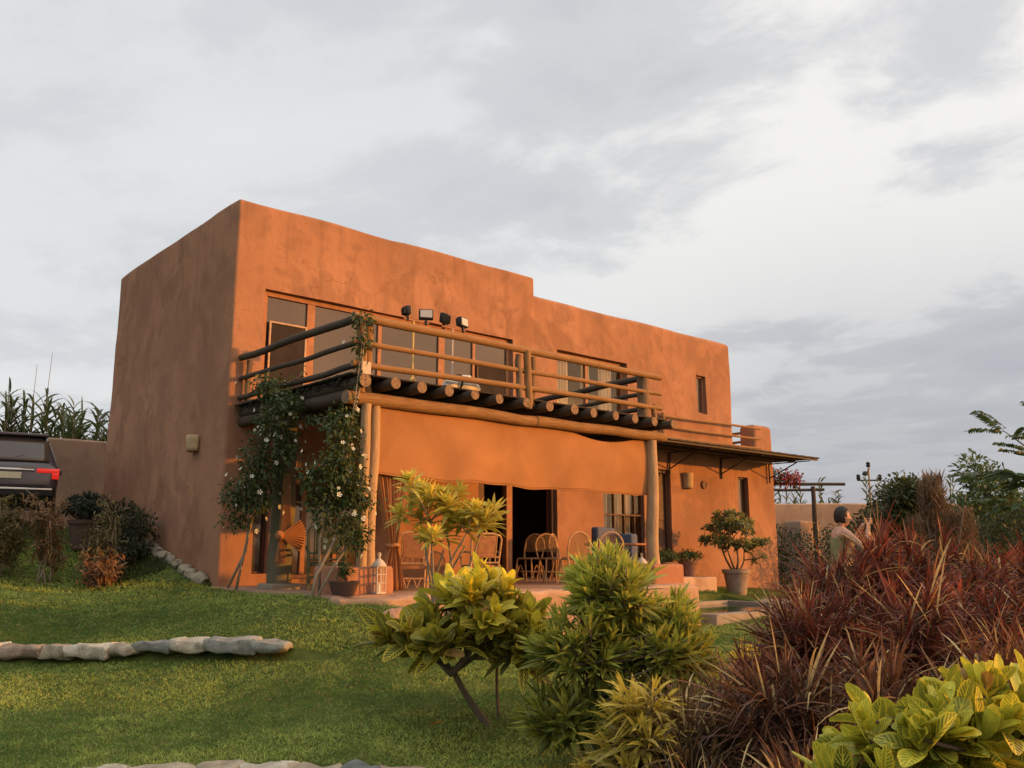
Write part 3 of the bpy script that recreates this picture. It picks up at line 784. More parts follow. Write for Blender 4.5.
bpost(3.45, YF-.04, 2.98, 3.84, .055, 'log_mid'); bpost(3.63, YF-.08, 2.92, 3.92, .065, 'log'); bpost(3.82, YF+.02, 2.98, 3.86, .06, 'log_mid')
bpost(6.80, YF+.06, 2.98, 3.92, .12, 'log_mid'); bpost(7.02, YF-.02, 2.98, 3.36, .05, 'log')
bpost(6.86, -.2, 2.9, 3.5, .11, 'log_dark'); bpost(.3, -.16, 3.0, 3.9, .05, 'log_mid')
for z0, z1, r in ((3.95, 3.93, .062), (3.565, 3.60, .042), (3.235, 3.31, .048)):
    m = MB(); m.log((.18, YF-.05, z0), (7.22, YF-.03, z1), r, 12, 14, .02, cap_mi=1); m.build('rail', [M['log'], M['log_end']], bal)
    m = MB(); m.log((.31, YF-.02, z0+.01), (.22, -.04, z0+random.uniform(-.03, .02)), r*1.0, 10, 8, .02); m.build('rail', M['log_dark'], bal)  # side rails coloured darker than the front one, for their shade
    m = MB(); m.log((6.88, YF+.1, z1-.02), (6.9, -.04, z1-.10), r*1.0, 10, 8, .02); m.build('rail', M['log_dark'], bal)
# column under the balcony side
m = MB(); m.log((.30, -1.72, -.06), (.30, -1.72, 2.72), .19, 14, 9, .02); m.build('column', M['column'], bal)
m = MB(); m.box((.06, -1.98, -.06), (.54, -1.46, .04), .02, 2); m.build('column_base', M['coping'], bal)

# canvas sun blind ------------------------------------------------------------
def blind():
    m = MB(); nx, nz = 90, 24; P = []
    for k in range(nz+1):
        row = []; t = k/nz
        for i in range(nx+1):
            s = i/nx; x = .50+6.42*s
            top = 2.655-.02*math.sin(math.pi*s*3)-.10*max(0, math.sin(math.pi*(s-.66)/.28) if .66 < s < .94 else 0)
            bot = 1.655-.03*math.sin(math.pi*s*1.0)+.015*math.sin(2*math.pi*s*3.2+.4)+.010*math.sin(2*math.pi*s*7.3)-.05*s+(.0 if s < .93 else -.02)
            z = top+(bot-top)*t
            y = -3.80+.035*math.sin(2*math.pi*s*2.1+1)*t+.018*math.sin(2*math.pi*s*5.7)*t-.03*math.sin(math.pi*t)
            row.append((x, y, z))
        P.append(row)
    m.grid(P)
    m.tube([(x, y-.003, z+.035) for x, y, z in P[-1]], .0035, 5); m.tube([(x, y-.003, z) for x, y, z in P[-1]], .006, 5)
    o = m.build('canvas_blind', M['canvas'], None, (3.7, -3.8, 2.66), 180, thick=.006)
    tag(o, 'wide orange canvas sun blind hanging below the balcony front', 'sun blind')
blind()
def drape(name, x, y, z0, zt, z1, w0, wt, w1, label, rot=0, xoff=0, pl=9):
    m = MB(); nx, nz = pl*10, 30; P = []
    for k in range(nz+1):
        t = k/nz; z = z1+(z0-z1)*t; tt = (z1-zt)/(z1-z0)
        if t < tt: q = t/tt; w_ = w0+(wt-w0)*q**1.1; xc = xoff*(1-q)
        else: q = (t-tt)/(1-tt); w_ = wt+(w1-wt)*math.sin(q*math.pi/2); xc = 0
        row = []
        for i in range(nx+1):
            s = i/nx-.5; a = .018+.05*min(1, .25/max(w_, .05))
            row.append((x+xc+s*w_*math.cos(rot), y+s*w_*math.sin(rot)+a*math.sin(2*math.pi*pl*i/nx+.6*math.sin(3*t))*(.6+.4*math.sin(i)), z))
        P.append(row)
    t = thing(name, (x, y, z0), label, 'curtain', 'tied back terrace curtains')
    m.grid(P); m.build('cloth', M['drape'], t, smooth=180, thick=.006)
    m = MB(); n = 24; m.tube([(x+(wt*.55+.02)*math.cos(a), y+.10*math.sin(a), zt+.01*math.sin(3*a)) for a in np.linspace(0, 2*math.pi, n+1)], .028, 8, caps=False); m.build('tie_band', M['drape'], t)
drape('tied_curtain', 1.13, -3.66, ZT+.02, .62, 2.58, 1.0, .13, .42, 'long orange curtain gathered at the waist beside the left balcony posts', 0, -.05)
def fan_drape():
    t = thing('tied_curtain', (.28, -1.96, .2), 'short orange curtain knotted into a fan against the dark column', 'curtain', 'tied back terrace curtains')
    m = MB(); P = []; nx, nz = 60, 20
    for k in range(nz+1):
        q = k/nz; z = 1.75-1.05*q; w_ = .10+.10*q; P.append([(.20+(i/nx-.5)*w_+.02*q, -2.02+.03*math.sin(i*.9), z) for i in range(nx+1)])
    m.grid(P)
    P = []
    for k in range(nz+1):   # the fan
        q = k/nz; P.append([(.10+q*.42*math.cos(a), -2.05-.03*math.sin(i*1.2)*q-.06*q, .78+q*.36*math.sin(a)) for i, a in enumerate(np.linspace(-.75, .75, nx+1))])
    m.grid(P)
    P = []
    for k in range(nz+1):
        q = k/nz; z = .78-.42*q; w_ = .06+.13*q; P.append([(.16+(i/nx-.5)*w_, -2.02+.02*math.sin(i*.9), z) for i in range(nx+1)])
    m.grid(P); m.build('cloth', M['drape'], t, smooth=180, thick=.006)
    m = MB(); m.ico((.10, -2.06, .78), .07, 2, (1, .8, 1.1), .2, 3); m.build('knot', M['drape'], t)
fan_drape()

# flood lights on the balcony ---------------------------------------------------
def floods(x, y, zt, heads, label, tripod=True):
    zb = 3.10; t = thing('floodlight_stand', (x, y, zb), label, 'floodlight', 'site floodlights on the balcony')
    m = MB(); m.tube([(x, y, zb+.22), (x, y, zt)], .017, 8); m.build('pole', M['yellow_metal' if tripod else 'white_paint'], t)
    for a in (R(200), R(-20), R(90)):
        m = MB(); m.tube([(x, y, zb+.33), (x+.24*math.cos(a), y+.24*math.sin(a), zb+.01)], .013, 6); m.build('leg', M['yellow_metal'], t)
    xs = [h[0] for h in heads]
    m = MB(); m.box((min(xs)-.06, y-.015, zt), (max(xs)+.06, y+.015, zt+.03), .003, 1); m.build('crossbar', M['frame'], t)
    for hx, yaw_, pit, sz in heads:
        M4 = Matrix.Translation((hx, y, zt+.16)) @ Matrix.Rotation(yaw_, 4, 'Z') @ Matrix.Rotation(pit, 4, 'X')
        m = MB(); m.box((-sz, -.05, -sz*.72), (sz, .04, sz*.72), .012, 2, M4)
        for i in range(5): m.box((-sz*.8+i*sz*.4-.006, .04, -sz*.6), (-sz*.8+i*sz*.4+.006, .075, sz*.6), 0, 1, M4)
        m.box((-.02, -.02, -sz*.72-.10), (.02, .02, -sz*.70), 0, 1, M4); h = m.build('lamp_head', M['lamp_black'], t)
        m = MB(); m.box((-sz*.82, -.056, -sz*.55), (sz*.82, -.0505, sz*.55), .002, 1, M4); m.build('lens', M['lamp_glass'], h)
floods(2.02, -2.8, 4.40, [(1.88, 1.25, -.1, .10), (2.28, -.55, -.15, .125)], 'yellow tripod floodlight stand with two black lamps, left on the balcony')
floods(2.86, -2.8, 4.40, [(2.68, -2.6, -.1, .12), (3.08, .35, -.1, .12)], 'pale floodlight pole behind the white bundle on the balcony', False)
bd = thing('cloth_bundle', (2.35, -3.6, 3.1), 'white cloth bundle tied with a dark strap on the balcony edge', 'bundle')
m = MB(); m.ico((2.48, -3.62, 3.23), .22, 3, (1.3, .7, .72), .35, 2.2, 4); m.ico((2.2, -3.66, 3.20), .14, 3, (1.1, .8, .7), .3, 2.4, 9); m.build('bundle', M['white_cloth'], bd)
m = MB(); m.tube([(2.32+.03*math.sin(a), -3.63+.165*math.cos(a), 3.23+.15*math.sin(a)) for a in np.linspace(0, 2*math.pi, 21)], .018, 6, caps=False); m.build('strap', M['lamp_black'], bd)
sg = thing('notice_tag', (.33, -3.95, 3.17), 'small pale square tag hanging at the balcony corner', 'tag')
m = MB(); m.box((.30, -3.99, 3.08), (.46, -3.97, 3.27), .004, 1); m.build('board', M['white_paint'], sg)
m = MB(); m.tube([(.38, -3.98, 3.27), (.37, -3.95, 3.5)], .006, 5); m.build('string', M['rattan'], sg)

# ------------------------------------------------------------------ furniture on the terrace
def cafe_chair(name, label):
    t = thing(name, (0, 0, 0), label, 'chair', 'bentwood chairs round the dining table')
    m = MB(); m.lathe([(0, .435), (.20, .435), (.215, .448), (.215, .462), (.20, .472), (0, .468)], n=24); m.build('seat', M['cream_cloth'] if False else M['weave'], t)
    m = MB(); arch = [(-.20, .16, .45)]+[(-.225, .20, .62)]+[(-.225*math.cos(a), .235, .70+.23*math.sin(a)) for a in np.linspace(0, math.pi, 15)]+[(.225, .20, .62), (.20, .16, .45)]
    m.tube(arch, .017, 8); bk = m.build('backrest', M['rattan'], t)
    m = MB()
    for i in range(-6, 7):
        x = i*.03; zt = .70+.21*math.sqrt(max(0, 1-(x/.21)**2)); m.tube([(x, .20, .58), (x, .232, zt)], .004, 4, caps=False)
    for k in range(11):
        z = .59+k*.03; ww = .205 if z < .70 else .205*math.sqrt(max(.05, 1-((z-.70)/.22)**2)); m.tube([(-ww, .205+.08*(z-.58), z), (ww, .205+.08*(z-.58), z)], .004, 4, caps=False)
    m.build('weave', M['weave'], bk)
    for x, y, dx, dy in ((-.16, -.15, -.05, -.06), (.16, -.15, .05, -.06), (-.17, .14, -.04, .10), (.17, .14, .04, .10)):
        m = MB(); m.tube([(x, y, .45), (x+dx*.4, y+dy*.4, .22), (x+dx, y+dy, 0)], [.017, .016, .015], 8); m.build('leg', M['rattan'], t)
    m = MB(); m.tube([(.155*math.cos(a), .155*math.sin(a), .20) for a in np.linspace(0, 2*math.pi, 21)], .011, 6, caps=False)
    for s in (-1, 1): m.tube([(s*.19, -.16+.3*q, .02+.30*math.sin(math.pi*q)) for q in np.linspace(0.08, .92, 9)], .010, 6)
    m.build('hoop', M['rattan'], t); return t
cc = [(5.62, -1.75, R(-75), 'bentwood chair turned sideways, leftmost at the dining table'), (5.75, -2.25, R(-20), 'bentwood chair with a dark back between the sideways chair and the table'),
      (6.35, -2.0, R(25), 'bentwood chair pushed behind the two front bentwood chairs'), (5.25, -3.35, R(165), 'sunlit bentwood chair with full round back facing the garden bed'),
      (5.85, -3.65, R(150), 'bentwood chair nearest the green narrow leaved bush')]
proto = cafe_chair('dining_chair', cc[0][3])
for i, (x, y, a, lb) in enumerate(cc):
    o = proto if i == 0 else copy_tree(proto); o.location = (x, y, ZT); o.rotation_euler.z = a; o['label'] = lb
tb = thing('dining_table', (6.9, -2.9, ZT), 'round wooden dining table among the bentwood chairs', 'table')
m = MB(); m.lathe([(0, .70), (.6, .70), (.62, .715), (.62, .735), (.6, .745), (0, .745)], (6.9, -2.9, ZT), 36); m.build('tabletop', M['frame'], tb)
m = MB(); m.lathe([(.05, .06), (.06, .3), (.045, .5), (.09, .70)], (6.9, -2.9, ZT), 14); m.lathe([(0, .0), (.30, .0), (.28, .05), (.05, .08)], (6.9, -2.9, ZT), 20); m.build('pedestal', M['frame_dark'], tb)

def arm_chair(name, label, mat='rattan', panel='rust_cloth', group='high backed terrace armchairs'):
    t = thing(name, (0, 0, 0), label, 'armchair', group)
    m = MB(); m.box((-.27, -.28, .36), (.27, .22, .42), .02, 2); m.build('seat', M[panel], t)
    m = MB(); m.tube([(-.27, .20, .02), (-.27, .24, .45), (-.29, .34, .88), (-.25, .37, .95), (-.1, .38, .985), (.1, .38, .985), (.25, .37, .95), (.29, .34, .88), (.27, .24, .45), (.27, .20, .02)], .022, 8)
    m.tube([(-.28, .25, .46), (.28, .25, .46)], .016, 8); m.tube([(-.28, .28, .56), (.28, .28, .56)], .014, 8)
    for x in (-.19, .19): m.tube([(x, .26, .46), (x, .385, .965)], .012, 6)
    bk = m.build('backrest', M[mat], t)
    m = MB(); m.box((-.17, -.012, 0), (.17, .012, .40), .008, 1, Matrix.Translation((0, .29, .56)) @ Matrix.Rotation(R(-14), 4, 'X')); m.build('back_panel', M[panel], bk)
    for s in (-1, 1):
        m = MB(); m.tube([(s*.29, .28, .64), (s*.32, .05, .66), (s*.32, -.22, .64), (s*.29, -.29, .55), (s*.27, -.27, .36), (s*.26, -.26, .0)], .02, 8); m.build('arm', M[mat], t)
    m = MB(); m.tube([(.20*math.cos(a), -.03+.2*math.sin(a), .20) for a in np.linspace(0, 2*math.pi, 21)], .011, 6, caps=False); m.tube([(-.26, -.26, .20), (.26, -.26, .20)], .012, 6); m.tube([(-.26, .21, .20), (.26, .21, .20)], .012, 6)
    for s in (-.18, 0, .18): m.tube([(s-.09+.18*q, .215, .2*math.sin(math.pi*q)+.02) for q in np.linspace(.05, .95, 7)], .009, 6)
    m.build('stretcher', M[mat], t); return t
ap = arm_chair('armchair', 'rattan armchair with rust back panel left of the yellow shrub stems'); ap.location = (1.62, -3.45, ZT); ap.rotation_euler.z = R(150); ap.scale = (.88,)*3
a2 = copy_tree(ap); a2.location = (3.0, -3.45, ZT); a2.rotation_euler.z = R(160); a2.scale = (.88,)*3; a2['label'] = 'rattan armchair with rust back panel right of the yellow shrub stems'
ac = arm_chair('armchair', 'dull green slatted garden chair in the shade beside the dark column', 'green_paint', 'green_paint', None); ac.location = (.75, -2.4, ZT); ac.rotation_euler.z = R(150)
if 'group' in ac: del ac['group']
# blue covered chair
bc = thing('covered_chair', (8.6, -1.6, ZT), 'square high chair under a blue cloth cover below the barred window', 'chair')
m = MB(); M4 = Matrix.Translation((8.45, -1.15, ZT-.0)) @ Matrix.Rotation(R(20), 4, 'Z'); m.box((-.5, -.08, .0), (.5, .10, 1.12), .05, 3, M4); m.build('backrest', M['blue_cloth'], bc)
m = MB(); m.box((.12, -.62, .0), (.5, -.081, .98), .05, 3, M4); m.box((-.5, -.60, .0), (.119, -.081, .50), .05, 3, M4); m.build('seat', M['blue_cloth'], bc)

def lantern(name, loc, label, s=1.0, floor=0):
    t = thing(name, loc, label, 'lantern', 'white garden lanterns'); x, y, z = loc; w_ = .085*s; h = .46*s
    m = MB(); m.box((x-w_*1.15, y-w_*1.15, z), (x+w_*1.15, y+w_*1.15, z+.04*s), .006, 1); m.build('base', M['white_paint'], t)
    m = MB()
    for i, j in ((-1, -1), (1, -1), (1, 1), (-1, 1)): m.box((x+i*w_-.009*s, y+j*w_-.009*s, z+.04*s), (x+i*w_+.009*s, y+j*w_+.009*s, z+h), .002, 1)
    for k in (.18, .32): 
        for j in (-1, 1): m.box((x-w_, y+j*w_-.005, z+k*s), (x+w_, y+j*w_+.005, z+k*s+.012), 0); m.box((x+j*w_-.005, y-w_, z+k*s), (x+j*w_+.005, y+w_, z+k*s+.012), 0)
    for j in (-1, 1): m.box((x-.005, y+j*w_-.004, z+.04*s), (x+.005, y+j*w_+.004, z+h), 0); m.box((x+j*w_-.004, y-.005, z+.04*s), (x+j*w_+.004, y+.005, z+h), 0)
    m.build('frame', M['white_paint'], t)
    m = MB(); m.lathe([(w_*1.5, h), (w_*1.5, h+.015*s), (w_*1.25, h+.05*s), (w_*.9, h+.09*s), (w_*.4, h+.125*s), (w_*.22, h+.14*s), (w_*.22, h+.17*s), (0, h+.175*s)], (x, y, z), 4*6); m.build('lid', M['white_paint'], t)
    m = MB(); m.tube([(x+.03*s*math.cos(a), y, z+h+.20*s+.03*s*math.sin(a)) for a in np.linspace(0, 2*math.pi, 15)], .005, 5, caps=False); m.build('handle', M['white_paint'], t)
    m = MB(); m.lathe([(0, .04*s), (.035*s, .04*s), (.035*s, .18*s), (0, .185*s)], (x, y, z), 14); m.build('candle', M['white_cloth'], t)
lantern('lantern', (.54, -4.22, -.05), 'white metal lantern with domed lid standing beside the left plinth', .82)
lantern('lantern', (6.45, -3.95, ZT), 'white metal lantern partly hidden behind the narrow leaved bush', .80)

# ------------------------------------------------------------------ edging stones
def gp(u, v):
    """garden frame: u metres to the right of the camera's line of sight, v metres along it"""
    return (CAM[0]+v*math.sin(YAW)+u*math.cos(YAW), CAM[1]+v*math.cos(YAW)-u*math.sin(YAW))
def stone_row(row, sizes, label_fn, group, h, mats, jig=.03, lift=0):
    seg = np.linalg.norm(np.diff(row, axis=0), axis=1); tot = seg.sum(); s = 0
    for i, L in enumerate(sizes):
        t = s+L/2; s += L-.015; a = 0
        while a < len(seg)-1 and t > seg[a]: t -= seg[a]; a += 1
        d = (row[a+1]-row[a])/seg[a]; p = row[a]+d*t; z = th(p[0]-d[1]*.30, p[1]+d[0]*.30)-.045
        hh = h*(.65+.6*random.random()); m = MB()
        M4 = Matrix.Translation((p[0]+random.uniform(-jig, jig), p[1]+random.uniform(-jig, jig), z+lift+.02*random.random())) @ Matrix.Rotation(math.atan2(d[1], d[0])+random.uniform(-.12, .12), 4, 'Z')
        vs = m.box((-L/2, -.13, -hh/2-.03), (L/2, .15, hh/2), .035, 2)
        bmesh.ops.subdivide_edges(m.b, edges=m.b.edges[:], cuts=3, use_grid_fill=True)
        sd = random.random()*50
        for v in m.b.verts: v.co += Vector((noise.noise(v.co*5+Vector((sd, 0, 0))), noise.noise(v.co*5+Vector((0, sd, 0))), noise.noise(v.co*6+Vector((0, 0, sd)))*.8))*.06+Vector((noise.noise(v.co*16+Vector((sd, 1, 0))), noise.noise(v.co*16+Vector((3, sd, 0))), noise.noise(v.co*16+Vector((0, 5, sd)))))*.014
        bmesh.ops.transform(m.b, matrix=M4, verts=m.b.verts)
        o = m.build('edging_stone', STN[mats[i % len(mats)]], None, (p[0], p[1], z)); o.data.name = 'edging_stone'
        tag(o, label_fn(i), 'stone', group)
la = ['brownish end stone of the upper edging row at the picture edge', 'broad pale stone, second in the upper edging row', 'tan stone between two wide ones in the upper edging row', 'long reddish flat stone low in the upper edging row',
      'short grey stone beside the long reddish one, upper row', 'flat pale slab leaning on its neighbour, upper edging row', 'narrow tan stone under the tilted slab, upper edging row', 'pale grey rounded stone, fourth from the east end of the upper row', 'blue grey stone, third from the east end of the upper row', 'long light grey stone, second from the east end of the upper row', 'last small grey stone at the east end of the upper row']
stone_row(ROW_A, [.58, .60, .48, .66, .42, .56, .38, .54, .46, .62, .38], lambda i: la[i], 'stones of the upper lawn edging', .10, [2, 0, 3, 2, 0, 3, 0, 1, 3, 1, 1], .025, .0)
lb = ['first grey stone at the west end of the lower edging row', 'long pale tan slab in the lower edging row', 'smaller tan stone between two slabs of the lower row', 'broad light tan slab in the middle of the lower row', 'plain tan stone beside the dark slate one', 'dark slate blue stone in the lower edging row', 'long reddish brown stone beside the pale end stone', 'pale rounded end stone of the lower edging row', 'half buried stone before the pale end stone']
stone_row(ROW_B, [.38, .48, .32, .44, .34, .30, .40, .26, .22], lambda i: lb[i], 'stones of the lower lawn edging', .10, [3, 0, 0, 3, 0, 4, 2, 3, 0], .025, -.01)
m = MB(); m.ico((.22, -5.15, -.52), .42, 4, (.75, .7, .85), .25, 1.6, 3); m.build('boulder', M['boulder'], None, (.22, -5.15, -.8)); tag(bpy.data.objects['boulder'], 'rounded pinkish boulder behind the yellow broad leaved bush', 'boulder')
o = leaves('fallen_leaf', [(-1.83, -8.72, th(-1.83, -8.72)+.11)], [(.6, -.5, .35)], .12, .06, [(.55, .22, .03)], M['lf_dry'], None, (-1.83, -8.72, -1.05), .2, 4, .5, 'ovate'); tag(o, 'orange fallen leaf lying behind the lower edging stones', 'leaf')

# ------------------------------------------------------------------ lawn
def lawn():
    n = 420000
    v = 5.6*np.exp(rng.random(n)*math.log(24/5.6)); u = (rng.random(n)*2-1)*.64*v
    x = CAM[0]+v*math.sin(YAW)+u*math.cos(YAW); y = CAM[1]+v*math.cos(YAW)-u*math.sin(YAW)
    ok = ~((x > -.28) & (x < 7.6) & (y > -4.65) & (y < 7)) & ~((x >= 0) & (x < 17.4) & (y > -.02)) & ~((x > POOL[0]-.36) & (x < POOL[1]+1.95) & (y > POOL[2]-.36) & (y < POOL[3]+.4))
    ok &= rng.random(n) > soilness(x, y)*1.05
    for row in (ROW_A, ROW_B):
        for a, b in zip(row, row[1:]):
            ab = b-a; t = np.clip(((x-a[0])*ab[0]+(y-a[1])*ab[1])/(ab@ab), 0, 1); ok &= np.hypot(x-a[0]-t*ab[0], y-a[1]-t*ab[1]) > .11
    x, y, v = x[ok], y[ok], v[ok]; n = len(x); z = TH(x, y)
    nz = np.array([noise.noise((a*.8, b*.8, 0))+.6*noise.noise((a*2.6, b*2.6, 4)) for a, b in zip(x, y)])
    nz2 = np.array([noise.noise((a*6, b*6, 9)) for a, b in zip(x, y)])
    d = np.c_[rng.normal(0, .7, n), rng.normal(0, .7, n), np.ones(n)]
    L = (.038+.030*rng.random(n)+.014*nz+.016*nz2)*np.clip(v/11, .9, 1.5); L = np.maximum(L, .02)
    tall = rng.random(n) < .02; L = np.where(tall, L*2.0, L)
    W = .0075*np.clip(v/6.5, 1, 3.0)*(.7+.6*rng.random(n))
    nb = np.array([noise.noise((a*.28, b*.28, 7)) for a, b in zip(x, y)])  # broad noise, puts warm sunlit patches into the blade colour
    t = np.clip(.48+.6*nz+1.1*nb+.35*nz2+rng.normal(0, .22, n), 0, 1)
    c = lerpc((.095, .215, .038), (.54, .66, .15), t)
    dry = rng.random(n) < .10; c[dry] = np.array((.40, .33, .13))*(.7+.6*rng.random(dry.sum()))[:, None]
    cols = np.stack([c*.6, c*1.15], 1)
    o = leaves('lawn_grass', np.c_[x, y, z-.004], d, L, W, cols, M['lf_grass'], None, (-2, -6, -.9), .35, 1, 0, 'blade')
    tag(o, 'short mown green grass of the sloping lawn', 'grass', None, 'stuff')
lawn()

# ------------------------------------------------------------------ plants
def bent(a, b, k=.25, n=5, side=None):
    a, b = Vector(a), Vector(b); sd = side or Vector((random.uniform(-1, 1), random.uniform(-1, 1), 0))*(b-a).length*.12
    out = []
    for i in range(n+1):
        t = i/n; p = a.lerp(b, t); p.z = a.z+(b.z-a.z)*(t**(1+k) if k > 0 else t); p += sd*math.sin(math.pi*t); out.append(p)
    return out
def rosette_leaves(tips, nper, L, W, c_in, c_out, spread=(12, 95), stem=.25, lvar=.25, crand=.12):
    """tips: (pos, axis, scale, ripe) -> arrays for leaves(); inner leaves stand up, outer ones spread"""
    P, D, LL, WW, CC, UP = [], [], [], [], [], []
    for pos, ax, sc, ripe in tips:
        ax = np.array(Vector(ax).normalized()); n = max(4, int(nper*(.75+.5*rng.random())))
        q = (np.arange(n)+rng.random(n)*.6)/n; phi = np.arange(n)*2.39996+rng.random()*6
        a = np.cross(ax, [0.3, .9, .1]); a /= np.linalg.norm(a); b_ = np.cross(ax, a)
        el = np.radians(spread[0]+(spread[1]-spread[0])*q+rng.normal(0, 9, n))
        rad = np.cos(phi)[:, None]*a+np.sin(phi)[:, None]*b_
        d = np.cos(el)[:, None]*ax+np.sin(el)[:, None]*rad
        P.append(np.array(pos)-ax*(q*stem*sc)[:, None]); D.append(d); UP.append(np.tile(ax, (n, 1))+rng.normal(0, .15, (n, 3)))
        LL.append(L*sc*(.55+.45*np.minimum(1, q*3))*(1+rng.normal(0, lvar*.5, n))); WW.append(W*sc*(.6+.4*np.minimum(1, q*3))*(1+rng.normal(0, .12, n)))
        t = np.clip(q*1.0+(1-ripe)*.9+rng.normal(0, crand, n), 0, 1); CC.append(lerpc(c_in, c_out, t))
    return map(np.concatenate, (P, D, LL, WW, CC, UP))
def branchy(t, base, tips, mat, r0=.03, nmain=5, name='stem', low=.35):
    """main stems from the base, twigs from them to the tips"""
    m = MB(); tips_v = [Vector(p[0]) for p in tips]; base = Vector(base)
    mains = random.sample(range(len(tips_v)), min(nmain, len(tips_v)))
    paths = []
    for i in mains:
        e = base.lerp(tips_v[i], .8); pa = bent(base+Vector((random.uniform(-.04, .04), random.uniform(-.04, .04), -.05)), e, .2, 6); paths.append(pa)
        m.tube(pa, [r0*(1-.11*k) for k in range(7)], 7)
    for tv in tips_v:
        best = min(((p-tv).length+max(0, p.z-tv.z+.05)*3+(.0 if k > 1 else .4), k, a) for a, pa in enumerate(paths) for k, p in enumerate(pa))
        st = paths[best[2]][best[1]]
        if (st-tv).length < 3: m.tube(bent(st, tv, .3, 4), [r0*.42, r0*.38, r0*.32, r0*.27, r0*.22], 5)
    m.build(name, mat, t, smooth=180)
def blob_tips(ells, n, top=True, jit=.15):
    """points near the surface of ellipsoids (centre, radii), upper side preferred"""
    out = []; w = np.array([e[1][0]*e[1][2]+e[1][0]*e[1][1] for e in ells]); w = w/w.sum()
    for k in rng.choice(len(ells), n, p=w):
        c, r = ells[k]; d = sph(1)[0]
        if top and d[2] < -.35: d[2] *= -.6
        rr = 1-abs(rng.normal(0, jit)); out.append((np.array(c)+d*np.array(r)*rr, d, rr))
    return out

def at_uv(u, v, z): x, y = gp(u, v); return (x, y, z)
# broad-leaved variegated bush on the lawn
def croton_big(name, base, ells, n, L, W, label, c_in, c_out, mat, lean=None, seed=1, nper=13, veins=1.0, stem=True, topk=1.0):
    t = thing(name, base, label, 'bush', None); tips = []
    zs = [e[0][2]+e[1][2] for e in ells]; zl = [e[0][2]-e[1][2] for e in ells]; z1, z0 = max(zs), min(zl)
    for p, d, r in blob_tips(ells, n):
        ax = np.array([d[0]*.7, d[1]*.7, max(.35, d[2]+.6)]); h = (p[2]-z0)/(z1-z0)
        tips.append((p, ax, .8+.4*rng.random(), np.clip((h*1.5-.12)*topk+rng.normal(0, .12), 0, 1)))
    P, D, LL, WW, CC, UP = rosette_leaves(tips, nper, L, W, c_in, c_out, (10, 80), .16, .5)
    old = rng.random(len(P)) < .035; CC[old] = lerpc((.30, .17, .05), (.20, .10, .04), rng.random(old.sum()))
    ve = np.clip(.1+1.0*rng.random(len(P)), 0, 1)*veins
    leaves('leaves', P, D, LL, WW, CC, mat, t, droop=rng.random(len(P))*.30, seg=5, fold=.35, prof='obov', up=UP, vein=ve)
    if lean:
        m = MB(); pa = bent((base[0], base[1], base[2]-.08), lean, 0, 6); m.tube(pa, [.036, .034, .032, .030, .028, .026, .022], 9, wob=.08)
        pb = bent((base[0]+.1, base[1]+.05, base[2]-.08), (base[0]+.12, base[1]+.1, lean[2]+.15), 0, 5); m.tube(pb, [.014]*6, 6); m.build('trunk', M['bark'], t, smooth=180)
    if stem: branchy(t, lean or base, tips, M['bark'], .028 if lean else .034, 6)
    return t
bu = gp(-.15, 8.1); zb = th(*bu)
croton_big('variegated_bush', (*bu, zb), [(at_uv(-.36, 8.1, .02), (.42, .45, .33)), (at_uv(-.90, 8.1, -.20), (.32, .3, .2)), (at_uv(.0, 8.15, -.12), (.25, .3, .30)), (at_uv(-.55, 8.0, -.24), (.42, .35, .18)), (at_uv(-.30, 8.2, .18), (.20, .2, .16)), (at_uv(.08, 8.0, -.28), (.22, .3, .20)), (at_uv(-.1, 7.95, -.28), (.25, .25, .18))], 72, .25, .108,
           'broad leaved bush with bright yellow tops and a slanting trunk on the lawn', (.95, .82, .06), (.070, .10, .026), M['lf_croton'], at_uv(-.52, 8.0, -.46), 1, 15)
# the same kind, close by in the bed, lower right
bu = gp(1.95, 3.75); zb = th(*bu)
croton_big('variegated_bush', (*bu, zb), [(at_uv(1.85, 3.6, -.12), (.30, .35, .17)), (at_uv(1.52, 3.55, -.17), (.22, .3, .16)), (at_uv(1.30, 3.45, -.40), (.2, .3, .15)), (at_uv(1.12, 3.35, -.52), (.16, .25, .13)), (at_uv(2.12, 3.65, -.25), (.24, .3, .18)), (at_uv(1.75, 3.4, -.5), (.45, .35, .22)), (at_uv(1.5, 3.3, -.62), (.35, .3, .16))], 120, .165, .082,
           'broad leaved green bush with yellow veins closest to the camera', (.66, .66, .06), (.065, .12, .026), M['lf_veined'], None, 2, 12, 1.0, True, .66)

# green narrow-leaved bush, middle of the bed
def croton_narrow(name, base, ells, n, L, W, label, c_in, c_out, nper=22, droop=.25, spread=(10, 110), prof='lance', mat='lf_croton', vein=.6, rip=(1.3, .25), bark='bark', cat='bush', group=None, seg=4, stem=.22, r0=.025):
    t = thing(name, base, label, cat, group); tips = []
    z1 = max(e[0][2]+e[1][2] for e in ells); z0 = min(e[0][2]-e[1][2] for e in ells)
    for p, d, r in blob_tips(ells, n):
        ax = np.array([d[0]*.8, d[1]*.8, max(.3, d[2]+.5)]); h = (p[2]-z0)/(z1-z0)
        tips.append((p, ax, .75+.5*rng.random(), np.clip(h*rip[0]-rip[1]+rng.normal(0, .15), 0, 1)))
    P, D, LL, WW, CC, UP = rosette_leaves(tips, nper, L, W, c_in, c_out, spread, stem)
    leaves('leaves', P, D, LL, WW, CC, M[mat], t, droop=droop, seg=seg, fold=.3, prof=prof, up=UP, vein=np.clip(vein*(.3+rng.random(len(P))), 0, 1))
    branchy(t, base, tips, M[bark], r0, 7); return t
bu = gp(.82, 7.2)
